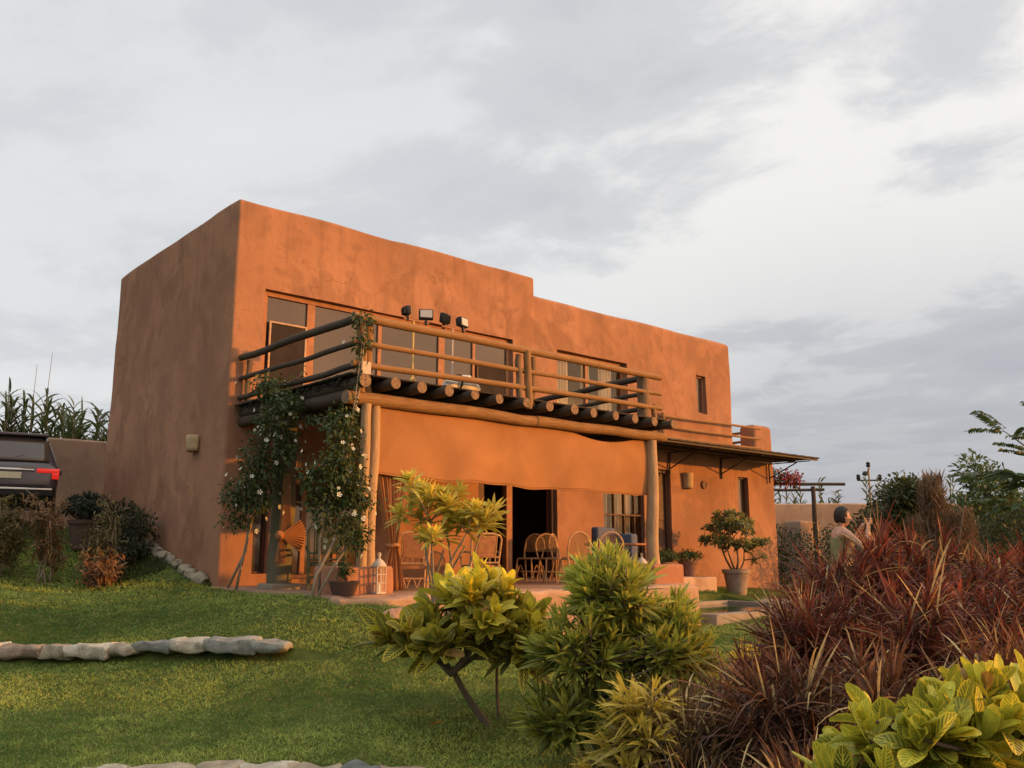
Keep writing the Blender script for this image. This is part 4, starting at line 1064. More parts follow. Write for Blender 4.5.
croton_narrow('narrow_leaved_bush', (*bu, th(*bu)), [(at_uv(.80, 7.2, .18), (.36, .4, .38)), (at_uv(.55, 7.1, -.25), (.42, .4, .38)), (at_uv(1.15, 7.1, -.22), (.42, .4, .32)), (at_uv(1.22, 7.3, .0), (.26, .3, .2)), (at_uv(.42, 7.0, -.68), (.36, .35, .25)), (at_uv(1.05, 6.9, -.65), (.5, .4, .32))], 290, .205, .033,
              'tall pointed green bush with narrow leaves standing in front of the dining chairs', (.52, .60, .10), (.055, .115, .026), 20, .12, (6, 84))
bu = gp(.62, 5.3)
croton_narrow('narrow_leaved_bush', (*bu, th(*bu)), [(at_uv(.74, 5.25, -.33), (.16, .2, .15)), (at_uv(.70, 5.25, -.52), (.24, .22, .2)), (at_uv(.66, 5.25, -.65), (.28, .25, .20)), (at_uv(.90, 5.2, -.80), (.3, .3, .18)), (at_uv(.55, 5.1, -.95), (.22, .25, .15))], 64, .23, .026,
              'small narrow leaved bush with one bright yellow tuft at the lawn corner', (.85, .60, .08), (.17, .145, .05), 26, .3, (8, 105))
bu = gp(1.75, 8.4)
croton_narrow('narrow_leaved_bush', (*bu, th(*bu)), [(at_uv(1.55, 8.4, -.50), (.30, .3, .16)), (at_uv(2.05, 8.5, -.47), (.28, .3, .16)), (at_uv(1.8, 8.3, -.74), (.55, .3, .15))], 34, .22, .035,
              'low yellow tipped bush below the swimming pool edge', (.80, .66, .09), (.16, .19, .045), 18, .2)

# dark red grass-leaved shrubs
RED_IN, RED_OUT = (.44, .095, .042), (.120, .036, .024)  # outer blades coloured darker, painting in the shade inside the clumps
clumps = [(2.35, 7.4, .24, .42), (2.66, 7.5, .70, .42), (3.08, 7.6, .80, .45), (3.5, 7.5, .74, .55), (3.95, 7.6, .70, .5), (4.4, 7.5, .75, .5),
          (1.72, 6.3, -.12, .40), (2.15, 6.2, .30, .5), (2.6, 6.1, .46, .5), (3.1, 6.2, .38, .5), (3.55, 6.0, .44, .45),
          (1.1, 5.3, -.20, .45), (1.5, 5.1, .0, .45), (2.0, 5.0, .12, .45), (2.5, 5.0, .06, .4), (2.95, 5.1, .10, .4), (.95, 4.5, -.55, .35), (1.35, 4.4, -.40, .4), (1.2, 6.3, -.42, .35)]
lbl = ['red grass leaved shrub nearest the potted tree by the pool', 'tall red shrub with long arching blades just left of the person', 'red shrub with upright blades hiding the person below the chest', 'red shrub between the person and the brown feathery bush', 'dense red shrub in front of the brown feathery bush', 'red shrub at the frame edge below the feathery leaved branch',
       'tan edged red shrub beside the swimming pool corner, with pale stems', 'middle red shrub below the potted tree', 'middle red shrub straight below the person', 'middle red shrub above the broad leaved bush', 'middle red shrub behind the broad leaved bush at the frame edge',
       'brown green narrow shrub right of the small yellow tufted bush', 'dull brown shrub at the bed centre with a curled dry blade', 'shadowed red shrub left of the nearest broad leaved bush', 'shadowed red shrub directly behind the nearest broad leaved bush', 'dark red shrub behind the right half of the nearest broad leaved bush', 'lowest brown shrub at the picture bottom beside the lawn', 'lowest brown shrub at the picture bottom below the bed centre', 'olive brown shrub between the green bush and the red ones']
for i, ((u, v, zt, w_), lb_) in enumerate(zip(clumps, lbl)):
    x, y = gp(u, v); z = th(x, y); h = zt-z; t = thing('red_shrub', (x, y, z), lb_, 'shrub', 'red grass leaved shrubs of the planting bed')
    brown = max(np.clip((1.75-u)/.9, 0, 1), .4*(v < 5.6)); tips = []  # left clumps are browner; front ones darkened for the shade low in the bed
    for p, d, r in blob_tips([((x, y, z+h*.55), (w_*.85, w_*.85, h*.40)), ((x+random.uniform(-.2, .2), y+random.uniform(-.2, .2), z+h*.74), (w_*.5, w_*.5, h*.22))], int(30*(1-.2*brown))):
        tips.append((p, (d[0]*.9, d[1]*.9, max(.4, d[2]+.7)), .7+.6*rng.random(), rng.random()))
    ci = np.array(RED_IN)*(1-brown)+np.array((.24, .19, .06))*brown; co = np.array(RED_OUT)*(1-brown)+np.array((.055, .046, .024))*brown
    P, D, LL, WW, CC, UP = rosette_leaves(tips, 34, .38, .0155, ci, co, (5, 74), .26, .5, .3)
    n = len(P); dr = rng.random(n); k = dr < .055; CC[k] = lerpc((.55, .36, .13), (.72, .55, .25), rng.random(k.sum())); LL[k] *= 1.2; LL = np.clip(LL, .1, .52)
    k2 = (dr > .055) & (dr < .12); CC[k2] = lerpc((.32, .15, .06), (.42, .26, .11), rng.random(k2.sum()))
    leaves('leaves', P, D, LL, WW, CC, M['lf'], t, droop=rng.random(n)*.75+.05, seg=5, fold=.3, prof='blade', up=UP)
    branchy(t, (x, y, z), tips, M['bark'], .018, 7)

# tall yellow shrub before the terrace
def yellow_shrub():
    base = (.42, -5.75, th(.42, -5.75)); t = thing('yellow_shrub', base, 'tall open yellow leaved shrub with pale stems before the canvas blind', 'shrub'); tips = []
    def q(px_u, py_z, v=11): return at_uv(px_u, v, py_z)
    sp = []
    for u, z, r in ((-1.22, 1.42, .14), (-1.02, 1.28, .16), (-.86, 1.18, .2), (-1.18, .95, .2), (-1.0, .78, .2), (-.78, .98, .22), (-.62, 1.02, .2), (-.66, .74, .2), (-.86, .6, .16), (-1.1, .62, .16), (-.42, 1.05, .14), (-.30, 1.10, .12), (-.24, .98, .1)):
        for k in range(3 if r > .15 else 2): sp.append((u+rng.normal(0, r*.55), z+rng.normal(0, r*.5), 11+rng.normal(0, .22)))
    for u, z, v in sp:
        if z < .72: continue
        tips.append((np.array(at_uv(u, v, z)), (rng.normal(0, .35), rng.normal(0, .35), 1), .8+.4*rng.random(), rng.random()*.7+.3))
    P, D, LL, WW, CC, UP = rosette_leaves(tips, 26, .24, .06, (.92, .72, .08), (.50, .44, .08), (18, 100), .12)
    leaves('leaves', P, D, LL, WW, CC, M['lf_croton'], t, droop=.16, seg=4, fold=.3, prof='lance', up=UP, vein=.4*rng.random(len(P)))
    branchy(t, base, tips, M['bark_pale'], .03, 7)
yellow_shrub()

# potted tree by the pool
def pot(t, c, r0, r1, h, mat, rim=True, name='pot'):
    m = MB(); pr = [(0, 0), (r0*.96, 0), (r0, .02)]+[(r0+(r1-r0)*k/5, .02+(h-.02)*k/5*.98) for k in range(1, 5)]
    if rim: pr += [(r1*.97, h*.86), (r1*1.06, h*.865), (r1*1.08, h*.99), (r1*1.02, h)]
    else: pr += [(r1, h*.97), (r1*1.0, h)]
    pr += [(r1*.88, h), (r1*.85, h*.9)]
    m.lathe(pr, c, 36); p = m.build(name, mat, t)
    m = MB(); m.lathe([(r1*.86, h*.9), (r1*.4, h*.93), (0, h*.94)], c, 24); m.build('soil', M['soil'], p)
def potted_tree():
    c = (13.0, -1.45, ZCOP); t = thing('potted_tree', c, 'small round crowned tree in a large grey clay pot beside the pool', 'potted tree')
    pot(t, c, .22, .33, .70, M['grey_pot']); z0 = ZCOP+.66
    E_ = [((12.7, -1.5, 1.42), (.42, .42, .20)), ((12.95, -1.5, 1.22), (.72, .6, .20)), ((13.3, -1.3, 1.05), (.5, .5, .26)), ((12.55, -1.2, .80), (.46, .42, .22)), ((13.1, -1.5, .66), (.5, .5, .2)), ((13.45, -1.7, .38), (.34, .3, .17)), ((12.45, -1.3, 1.12), (.34, .34, .16)), ((13.75, -1.75, .78), (.28, .28, .13))]
    tips = []
    for p, d, r in blob_tips(E_, 210): tips.append((p, (d[0], d[1], max(.3, d[2]+.5)), .8+.4*rng.random(), np.clip(.4+.8*d[2]+rng.normal(0, .2), 0, 1)))
    P, D, LL, WW, CC, UP = rosette_leaves(tips, 11, .13, .055, (.52, .45, .11), (.11, .13, .045), (20, 100), .06)
    leaves('leaves', P, D, LL, WW, CC, M['lf'], t, droop=.1, seg=2, fold=.25, prof='obov', up=UP)
    branchy(t, (13.0, -1.45, z0), tips[::3], M['bark'], .034, 5)
potted_tree()
def potted_small(c, r, h, mat, label, ells, n, ci, co, L=.10, W=.03, name='potted_plant', rim=True):
    t = thing(name, c, label, 'potted plant', 'pots round the house'); pot(t, c, r*.72, r, h, M[mat], rim); tips = []
    for p, d, k in blob_tips([((c[0]+e[0], c[1]+e[1], c[2]+h+e[2]), e[3]) for e in ells], n): tips.append((p, (d[0], d[1], max(.2, d[2]+.4)), .8+.4*rng.random(), rng.random()))
    P, D, LL, WW, CC, UP = rosette_leaves(tips, 9, L, W, ci, co, (20, 110), .08)
    leaves('leaves', P, D, LL, WW, CC, M['lf'], t, droop=.3, seg=2, fold=.2, prof='lance', up=UP)
    m = MB(); 
    for tp in tips[::4]: m.tube(bent((c[0], c[1], c[2]+h*.85), tp[0], .2, 4), .008, 5)
    m.build('stem', M['bark'], t)
G1, G2 = (.15, .22, .05), (.05, .09, .026)
potted_small((10.9, -.85, -.07), .24, .36, 'terracotta', 'clay pot with bushy green plant nearest the side door', [(0, 0, .12, (.42, .34, .20))], 90, G1, G2)
potted_small((12.0, -.75, -.07), .26, .38, 'terracotta', 'clay pot with bushy green plant, right hand of the pair on the upper step', [(0, 0, .12, (.46, .34, .18))], 90, G1, G2)
potted_small((8.95, -1.45, -.28), .30, .34, 'dark_pot', 'dark round pot with a low dark plant on the lower step', [(0, 0, .05, (.34, .3, .16))], 60, (.06, .06, .03), (.03, .035, .018))
potted_small((.0, -4.2, ZT), .21, .19, 'dark_pot', 'shallow dark bowl with one thin trailing plant at the terrace corner', [(.02, .0, .12, (.10, .10, .14)), (.0, 0, .34, (.03, .03, .12))], 16, G1, G2, .09, .03, 'potted_plant', False)
potted_small((-1.05, 3.85, th(-1.05, 3.85)-.02), .32, .58, 'dark_pot', 'tall dull pot with a clipped dark green ball near the car', [(0, 0, .25, (.46, .46, .30))], 260, (.03, .05, .018), (.015, .03, .012), .10, .05)

# flowering climbers ------------------------------------------------------------
def climber(name, loc, label, ells, stems, nleaf, nfl, wisps=()):
    t = thing(name, loc, label, 'climber', 'white flowered climbers on the balcony'); n = nleaf
    pts = blob_tips(ells, n, False, .45); P = np.array([p for p, d, r in pts]); Dn = np.array([d for p, d, r in pts])
    P += rng.normal(0, .05, P.shape)
    for a, b_, k in wisps:
        tt = rng.random(k)[:, None]; q = np.array(a)*(1-tt)+np.array(b_)*tt+rng.normal(0, .045, (k, 3)); q[:, 2] -= .10*np.sin(np.pi*tt[:, 0]); P = np.r_[P, q]; Dn = np.r_[Dn, sph(k)]
    n = len(P); D = Dn*.6+rng.normal(0, .5, (n, 3))+np.array([0, 0, -.15]); tcol = np.clip(rng.normal(.35, .28, n), 0, 1)
    leaves('foliage', P, D, .068*(.5+1.0*rng.random(n)), .036*(.6+.8*rng.random(n)), lerpc((.035, .062, .022), (.13, .18, .05), tcol), M['lf'], t, droop=.25, seg=2, fold=.3, prof='ovate')
    m = MB()
    for pth in stems: m.tube([Vector(p) for p in pth], [.022-.010*i/len(pth) for i in range(len(pth))], 6)
    for a, b_, k in wisps: m.tube(bent(a, b_, 0, 4, Vector((0, 0, -.1))), .007, 5)
    m.build('stem', M['bark_pale'], t, smooth=180)
    m = MB(); c0 = Vector(loc)
    for k in range(5):
        a = k*math.pi*.4; m.grid([[c0+Vector((r_*math.cos(a+w_*r_/.05), r_*math.sin(a+w_*r_/.05), .5*r_+.0)) for w_ in (-.62, 0, .62)] for r_ in (.004, .014, .028, .036)])
    m.ico(c0+Vector((0, 0, .008)), .010, 1)
    f0 = m.build('flower', M['flower'], t, smooth=180)
    fl = blob_tips(ells, nfl, False, .05); first = True
    toc = np.array([CAM[0]-loc[0], CAM[1]-loc[1], 0]); toc /= np.linalg.norm(toc)
    for p, d, r in fl:
        if d@toc < -.1: d = d-2*(d@toc)*toc; p = p+d*.2
        f = f0 if first else f0.copy()
        if not first: COL.objects.link(f); f.parent = t
        first = False
        f.location = Vector(p)+Vector(d)*.05-Vector(loc); f.rotation_euler = Vector((d[0], d[1], d[2]*.5+.2)).to_track_quat('Z', 'Y').to_euler(); s = random.uniform(.6, 1.1); f.scale = (s, s, s)
climber('climber', (-.25, -2.0, -.02), 'dark climber with white flowers covering the shaded column side of the balcony',
        [((-.16, -2.15, 2.5), (.26, .34, .30)), ((-.22, -2.0, 1.95), (.34, .36, .42)), ((-.28, -1.92, 1.45), (.36, .36, .36)), ((-.5, -1.75, 1.40), (.26, .28, .22)), ((-.45, -1.75, 1.02), (.22, .24, .16)), ((.05, -2.3, 2.15), (.2, .3, .35)), ((-.02, -2.4, 2.78), (.3, .36, .16)), ((-.05, -1.7, 3.2), (.22, .45, .11))],
        [[(-.36, -1.62, -.05), (-.30, -1.7, .5), (-.26, -1.9, 1.2), (-.2, -2.0, 2.0), (-.1, -2.1, 2.7)], [(-.44, -1.5, -.02), (-.28, -1.72, .55), (-.30, -1.85, 1.3)]], 4000, 46,
        [((.2, -2.4, 2.62), (.25, -3.6, 2.62), 140), ((-.1, -2.2, 3.0), (.2, -.8, 3.35), 120), ((.1, -1.4, 3.05), (.15, -1.0, 3.5), 60), ((.2, -1.2, 3.3), (.24, -2.4, 3.35), 50)])
climber('climber', (-.05, -4.25, -.1), 'green climber with white flowers massed round the paired left balcony posts',
        [((.0, -4.05, 2.25), (.22, .25, .32)), ((-.05, -4.1, 1.75), (.32, .3, .36)), ((-.12, -4.05, 1.2), (.40, .32, .40)), ((.12, -4.2, .78), (.24, .22, .28)), ((-.3, -3.85, 1.55), (.22, .25, .25)), ((.14, -4.15, 1.35), (.26, .2, .3)), ((.30, -4.0, 3.55), (.12, .12, .14)), ((.28, -4.02, 3.88), (.13, .13, .09))],
        [[(-.38, -4.0, -.2), (-.33, -4.02, .2), (-.1, -4.1, .7), (0, -4.1, 1.4), (.1, -4.05, 2.2), (.28, -4.0, 2.9), (.32, -4.0, 3.8)], [(-.36, -4.0, -.2), (-.1, -4.1, .35), (.2, -4.15, .75)], [(-.2, -3.9, -.1), (-.25, -3.95, .7), (-.15, -4.0, 1.3)]], 4000, 46,
        [((.1, -4.1, 2.4), (.3, -4.0, 3.7), 60), ((-.1, -4.0, 2.35), (.2, -2.8, 2.55), 90), ((.3, -4.05, 1.3), (.55, -4.1, 1.25), 40)])

# brown thin shrubs along the car track --------------------------------------------
def thin_shrub(base, h, w_, label, nst, nlf, c0, c1, lean=0, seedy=.06):
    x, y = base; z = th(x, y); t = thing('thin_shrub', (x, y, z-.02), label, 'shrub', 'half bare shrubs along the driveway'); m = MB(); P = []
    for k in range(nst):
        a = random.uniform(0, 6.28); r = w_*math.sqrt(random.random()); b_ = Vector((x+random.uniform(-.12, .12), y+random.uniform(-.12, .12), z-.05)); e = Vector((x+r*math.cos(a)+lean, y+r*math.sin(a), z+h*random.uniform(.55, 1.0)))
        pa = bent(b_, e, .15, 6); m.tube(pa, [.016-.0018*i for i in range(7)], 5)
        for j in range(5):
            p = pa[random.randint(2, 6)]; q = p+Vector((random.uniform(-.25, .25), random.uniform(-.25, .25), random.uniform(.02, .25))); m.tube([p, p.lerp(q, .5)+Vector((0, 0, .02)), q], .005, 4); P += [np.array(p.lerp(q, random.random())) for _ in range(nlf//(nst*5)+1)]
    m.build('stem', M['bark_pale'], t, smooth=180)
    P = np.array(P)+rng.normal(0, seedy, (len(P), 3)); n = len(P)
    leaves('leaves', P, sph(n)+np.array([0, 0, .3]), .13*(.6+.8*rng.random(n)), .038, lerpc(c0, c1, rng.random(n)), M['lf_dry'], t, droop=.3, seg=2, prof='lance')
thin_shrub((-2.14, 2.27), 1.5, .34, 'tall half bare brown shrub in front of the tail light', 8, 1100, (.30, .15, .075), (.16, .12, .055))
thin_shrub((-1.45, 1.55), 1.4, .34, 'half bare shrub with a dry reddish base near the house corner', 8, 1000, (.24, .18, .085), (.12, .11, .05))
thin_shrub((-1.42, 1.32), .38, .36, 'low dry reddish brown tuft on the lawn edge', 14, 800, (.32, .16, .09), (.22, .12, .065))
thin_shrub((-2.75, 2.9), 1.35, .5, 'leafier olive shrub left of the tall half bare one', 9, 1500, (.19, .14, .055), (.12, .115, .045))
thin_shrub((-3.5, 2.6), 1.4, .5, 'olive shrub at the picture edge before the car', 9, 1500, (.19, .14, .055), (.12, .115, .045))
def dense_shrub(name, base, ells, n, L, W, c0, c1, label, cat='shrub', group=None, mat='lf', prof='ovate', trunk=True, jit=.3, up_=0.2, droop=.2):
    t = thing(name, base, label, cat, group); pts = blob_tips(ells, n, False, jit); P = np.array([p for p, d, r in pts]); d = np.array([q for p, q, r in pts]); P += rng.normal(0, L*.6, P.shape)
    nz = np.array([noise.noise(tuple(p*1.7)) for p in P]); tcol = np.clip(.45+.9*nz+rng.normal(0, .2, n), 0, 1)
    leaves('foliage', P, d+rng.normal(0, .6, (n, 3))+np.array([0, 0, up_]), L*(.6+.8*rng.random(n)), W*(.7+.6*rng.random(n)), lerpc(c0, c1, tcol), M[mat], t, droop=droop, seg=2, fold=.2, prof=prof)
    if trunk:
        m = MB(); c = Vector(base)
        for e in ells: m.tube(bent(c+Vector((random.uniform(-.05, .05), random.uniform(-.05, .05), -.08)), Vector(e[0]), .2, 5), [.05, .045, .04, .032, .025, .015] if e[1][2] < .8 else [.12, .11, .09, .07, .05, .03], 7)
        m.build('trunk' if cat == 'tree' else 'stem', M['bark'], t, smooth=180)
    return t
for (x, y, r, h, lb_) in ((-.45, 2.75, .36, .85, 'dark green bush hugging the shaded house wall, nearer one'), (-.40, 3.75, .34, .80, 'dark green bush hugging the shaded house wall, farther one'), (-.75, 2.3, .34, .40, 'low dark bush spreading on the grass at the house wall')):
    z = th(x, y); dense_shrub('dark_bush', (x, y, z), [((x, y, z+h*.5), (r, r, h*.5))], 900, .09, .04, (.03, .042, .018), (.07, .08, .034), lb_, 'bush', 'dark bushes along the side wall')
tf = thing('lawn_tuft', (-.9, 1.75, th(-.9, 1.75)), 'rough green tuft of longer grass at the foot of the side wall', 'grass tuft')
n = 1800; a = rng.random(n)*6.28; r = .55*np.sqrt(rng.random(n)); px_, py_ = -.9+r*np.cos(a)*1.3, 1.75+r*np.sin(a)
leaves('blades', np.c_[px_, py_, TH(px_, py_)], np.c_[rng.normal(0, .3, n), rng.normal(0, .3, n), np.ones(n)], .16+.12*rng.random(n), .010, lerpc((.035, .06, .014), (.08, .10, .026), rng.random(n)), M['lf'], tf, droop=.5, seg=2, prof='blade')
st = MB(); 
for k in range(9):
    y = .4+k*.34; st.ico((-.10-.05*random.random(), y, th(-.12, y)+.02), .12+.05*random.random(), 2, (.8, 1.2, .8), .4, 2.2, k)
o = st.build('rubble_footing', STN[0], None, (-.1, 1.7, .4)); tag(o, 'line of rough rubble stones along the foot of the side wall', 'rubble', None, 'stuff')

# ------------------------------------------------------------------ car
def car():
    t = thing('parked_car', (0, 0, 0), 'dark parked off-road car seen from behind at the left edge', 'car')
    S = [(.0, .50, .93, .97, .80, .84, .78), (.06, .40, .98, 1.06, .90, .92, .84), (.14, .34, 1.02, 1.12, .93, .945, .84), (.42, .30, 1.04, 1.62, .945, .95, .72), (.60, .30, 1.05, 1.70, .945, .95, .71), (1.4, .30, 1.05, 1.76, .95, .95, .71), (2.3, .30, 1.04, 1.74, .95, .95, .70), (2.9, .30, 1.02, 1.55, .95, .95, .70), (3.4, .30, 1.0, 1.07, .95, .94, .82), (4.1, .32, .93, 1.0, .93, .92, .80), (4.5, .38, .80, .86, .86, .84, .72), (4.6, .48, .66, .70, .78, .76, .66)]
    m = MB(); rows = []
    for y, zl, zb, zr, wl, wb, wr in S:
        h = [(wl*.93, zl), (wl, zl+.10), (wb+.01, (zl+zb)/2), (wb, zb), ((wb+wr)/2+.01, (zb+zr)/2), (wr, zr-.05), (wr-.10, zr), (wr*.4, zr+.02)]
        rows.append([(x, y, z) for x, z in h]+[(-x, y, z) for x, z in reversed(h)])
    V = m.grid(rows); m.b.faces.new(V[0]); m.b.faces.new(V[-1])
    for r0, r1 in zip(V, V[1:]): m.b.faces.new((r0[-1], r0[0], r1[0], r1[-1]))
    body = m.build('body', M['car_paint'], t, smooth=50)
    m = MB(); m.grid([[(s*.80*(1-.05*k/6), .125+.30*k/6-.035*(1-(s)**2)-.005, 1.135+.46*k/6) for s in np.linspace(-.97, .97, 13)] for k in range(7)]); m.build('rear_window', M['glass_dark'], t, smooth=180, thick=.012)
    m = MB(); m.box((-.72, .33, 1.66), (.72, .62, 1.72), .02, 2); m.build('roof_spoiler', M['car_paint'], t)
    m = MB(); m.box((-.90, -.07, .42), (.90, .10, .66), .04, 3); m.box((-.7, -.085, .60), (.7, -.06, .66), .01, 1); m.build('bumper', M['car_trim'], t)
    for s in (-1, 1):
        m = MB(); lo, hi = sorted((s*.56, s*.945)); m.box((lo, -.015, .90), (hi, .13, .985), .015, 2); lo, hi = sorted((s*.83, s*.965)); m.box((lo, -.01, .78), (hi, .24, .99), .02, 2); m.build('tail_light', M['tail'], t)
        m = MB(); m.tube([(s*.66, .6, 1.76), (s*.66, .7, 1.80), (s*.66, 2.0, 1.82), (s*.66, 2.2, 1.76)], .016, 6); m.build('roof_rail', M['chrome'], t)
        m = MB(); m.box((min(s*.95, s*1.12), 2.75, 1.06), (max(s*.95, s*1.12), 2.9, 1.2), .03, 2); m.build('mirror', M['car_paint'], t)
        for y in (.85, 3.75):
            m = MB(); pr = [(.20, -.11), (.33, -.11), (.36, -.07), (.36, .07), (.33, .11), (.20, .11)]; n = 28
            m.lathe(pr, (0, 0, 0), n); bmesh.ops.transform(m.b, matrix=Matrix.Translation((s*.85, y, .36)) @ Matrix.Rotation(math.pi/2, 4, 'Y'), verts=m.b.verts); w_ = m.build('wheel', M['tyre'], t)
            m = MB(); m.lathe([(0, .085), (.05, .09), (.10, .07), (.205, .095), (.205, -.09), (0, -.09)], (0, 0, 0), 20); bmesh.ops.transform(m.b, matrix=Matrix.Translation((s*.85, y, .36)) @ Matrix.Rotation(s*math.pi/2, 4, 'Y'), verts=m.b.verts); m.build('rim', M['chrome'], w_)
    m = MB(); m.box((-.30, -.022, .77), (.30, .0, .90), .006, 1); m.build('number_plate', M['plate'], t)
    m = MB(); m.box((-.60, -.03, .935), (.52, .03, .975), .008, 1); m.build('trim_strip', M['chrome'], t)
    m = MB(); m.box((-.86, -.092, .555), (.86, -.068, .595), .006, 1); m.build('bumper_strip', M['chrome'], t)
    m = MB(); m.tube([(-.05, .10, 1.15), (.30, .16, 1.24)], .012, 5); m.build('wiper', M['car_trim'], t)
    f = Vector((.21, .98, 0)); t.location = (-2.40, 4.70, 1.18); t.rotation_euler.z = math.atan2(f.y, f.x)-math.pi/2
car()

# ------------------------------------------------------------------ walls, pergola, pole beyond the garden
def wall_run(name, a, b_, z0, z1, th_, mat, label, r=.07, at_=None):
    a, b_ = Vector((*a, 0)), Vector((*b_, 0)); L = (b_-a).length
    bb = soft_box((0, -th_/2, z0), (L, th_/2, z1), r, .5, .03, .7, hash(label) % 50, .012); me = bpy.data.meshes.new(name); bb.to_mesh(me); bb.free(); me.materials.append(M[mat]); finish(me, 35)
    o = bpy.data.objects.new(name, me); COL.objects.link(o); o.location = a; o.rotation_euler.z = math.atan2((b_-a).y, (b_-a).x); return tag(o, label, 'wall')
wall_run('garden_wall', (-7.5, 10.0), (3.2, 10.0), -.2, 3.42, .35, 'mudwall', 'grey brown mud wall behind the parked car and the house')
wall_run('garden_wall', (24.2, 6.3), (38.0, -5.0), -1.0, 2.46, .35, 'adobe_pale', 'sunlit pale orange garden wall beyond the pergola')
bx = thing('wall_recess', (25.9, 4.4, -.4), 'pale block standing against the sunlit far wall', 'block')
bb = soft_box((25.3, 4.05, -.6), (26.8, 4.75, 1.75), .08, .4, .02, .9, 5); me = bpy.data.meshes.new('block'); bb.to_mesh(me); bb.free(); me.materials.append(M['mudwall']); finish(me, 35); mesh_obj('block', me, bx)
pg = thing('garden_pergola', (20.4, 1.6, -.5), 'wooden pergola with one visible post right of the house', 'pergola')
for x, y in ((21.25, 1.05), (18.3, 3.5)):
    m = MB(); m.log((x, y, -.7), (x, y, 2.72), .075, 10, 6, .02); m.build('post', M['log_dark'], pg)
for a, b_ in (((17.6, 3.95, 2.80), (22.1, .35, 2.80)), ((19.5, 5.8, 2.8), (24, 2.2, 2.8))):
    m = MB(); m.log(a, b_, .055, 10, 8, .02); m.build('beam', M['log_dark'], pg)
for k in range(4):
    q = k/8; m = MB(); m.log((18.0+3.6*q, 3.2-2.9*q, 2.93), (20.2+3.6*q, 5.9-2.9*q, 2.93), .06, 8, 5, .02); m.build('rafter', M['log_mid'], pg)
bo = thing('bougainvillea', (18.6, 2.4, -.5), 'bougainvillea with crimson bracts over the pergola end', 'climber')
EL = [((19.0, 2.7, 3.05), (.8, .6, .38)), ((19.8, 2.0, 3.1), (.6, .5, .30)), ((20.5, 1.5, 2.98), (.6, .4, .22)), ((18.6, 2.5, 2.5), (.45, .5, .5)), ((18.3, 2.4, 1.6), (.4, .4, .7)), ((18.2, 2.3, .5), (.5, .5, .8))]
EL += [((19.4, 2.2, 2.5), (.7, .5, .35)), ((18.9, 2.4, 3.35), (.5, .4, .3))]; pts = blob_tips(EL, 4600, False, .35); P = np.array([p for p, d, r in pts])+rng.normal(0, .09, (4600, 3)); n = len(P); c = lerpc((.03, .045, .016), (.10, .10, .03), rng.random(n))
red = (P[:, 2] > 2.3) & (rng.random(n) < .28+.3*(P[:, 0] > 19.9)); c[red] = lerpc((.30, .03, .05), (.42, .05, .09), rng.random(red.sum()))
leaves('foliage', P, sph(n), .13, .07, c, M['lf'], bo, droop=.2, seg=2, fold=.2, prof='ovate')
m = MB(); m.tube(bent((18.5, 2.4, -.5), (18.6, 2.5, 2.6), 0, 5), .05, 6); m.tube(bent((18.6, 2.5, 2.6), (20.6, 1.5, 3.0), 0, 5), .03, 6); m.build('stem', M['bark'], bo)
pl = thing('utility_pole', (51.4, 14.3, -.5), 'distant slim utility pole with insulators on its crossarm', 'utility pole')
m = MB(); m.tube([(51.4, 14.3, -.8), (51.4, 14.3, 6.2)], [.08, .06], 8); m.build('pole', M['frame_pale'], pl)
m = MB(); m.box((50.6, 14.95, 5.25), (52.2, 15.05, 5.35), 0, 1, Matrix.Translation((51.4, 14.3, 0)) @ Matrix.Rotation(-YAW*0+R(-42), 4, 'Z') @ Matrix.Translation((-51.4, -15, 0))); m.build('crossarm', M['log_dark'], pl)
for dx in (-.72, 0, .72):
    x = 51.4+dx*math.cos(R(-42)); y = 14.3+dx*math.sin(R(-42)); z = 5.35 if dx else 6.2
    m = MB(); m.lathe([(0, 0), (.10, 0), (.16, .10), (.10, .16), (.15, .26), (.05, .36), (0, .36)], (x, y, z), 12); m.build('insulator', M['lamp_black'], pl)
m = MB(); m.lathe([(0, 0), (.15, .03), (.2, .15), (.1, .3), (0, .32)], (51.4-.25*.74, 14.3+.25*.67, 5.6), 12); m.build('insulator', M['lamp_black'], pl)

# giant cane stands ---------------------------------------------------------------
def cane(base, h, nst, spread, label, group, c0=(.05, .075, .026), c1=(.13, .165, .055), L=1.05, W=.085):
    x, y, z = base; t = thing('giant_cane', base, label, 'cane plant', group); m = MB(); P, D = [], []
    for k in range(nst):
        b_ = Vector((x+random.gauss(0, spread), y+random.gauss(0, spread), z-.1)); hh = h*random.uniform(.7, 1.05); e = b_+Vector((random.uniform(-.25, .25), random.uniform(-.25, .25), hh)); m.tube([b_, b_.lerp(e, .5)+Vector((.04, 0, 0)), e], [.03, .022, .008], 5)
        for j in range(20):
            q = .3+.7*j/19; p = b_.lerp(e, q); a = j*math.pi+random.uniform(-.6, .6)+k; P.append(p); D.append((math.cos(a)*.75, math.sin(a)*.75, random.uniform(.7, 1.7)))
    m.build('stalk', M['log_mid'], t, smooth=180); n = len(P)
    leaves('leaves', np.array(P), np.array(D), L*(.6+.5*rng.random(n)), W, lerpc(c0, c1, rng.random(n)), M['lf'], t, droop=.25+.55*rng.random(n), seg=5, fold=.3, prof='blade')
cl_ = ['leftmost giant cane stand rising behind the car roof', 'tall giant cane with a bare dry plume behind the mud wall', 'dense giant cane in the middle of the row behind the mud wall', 'giant cane just left of the gap behind the mud wall', 'giant cane closest to the house corner behind the mud wall']
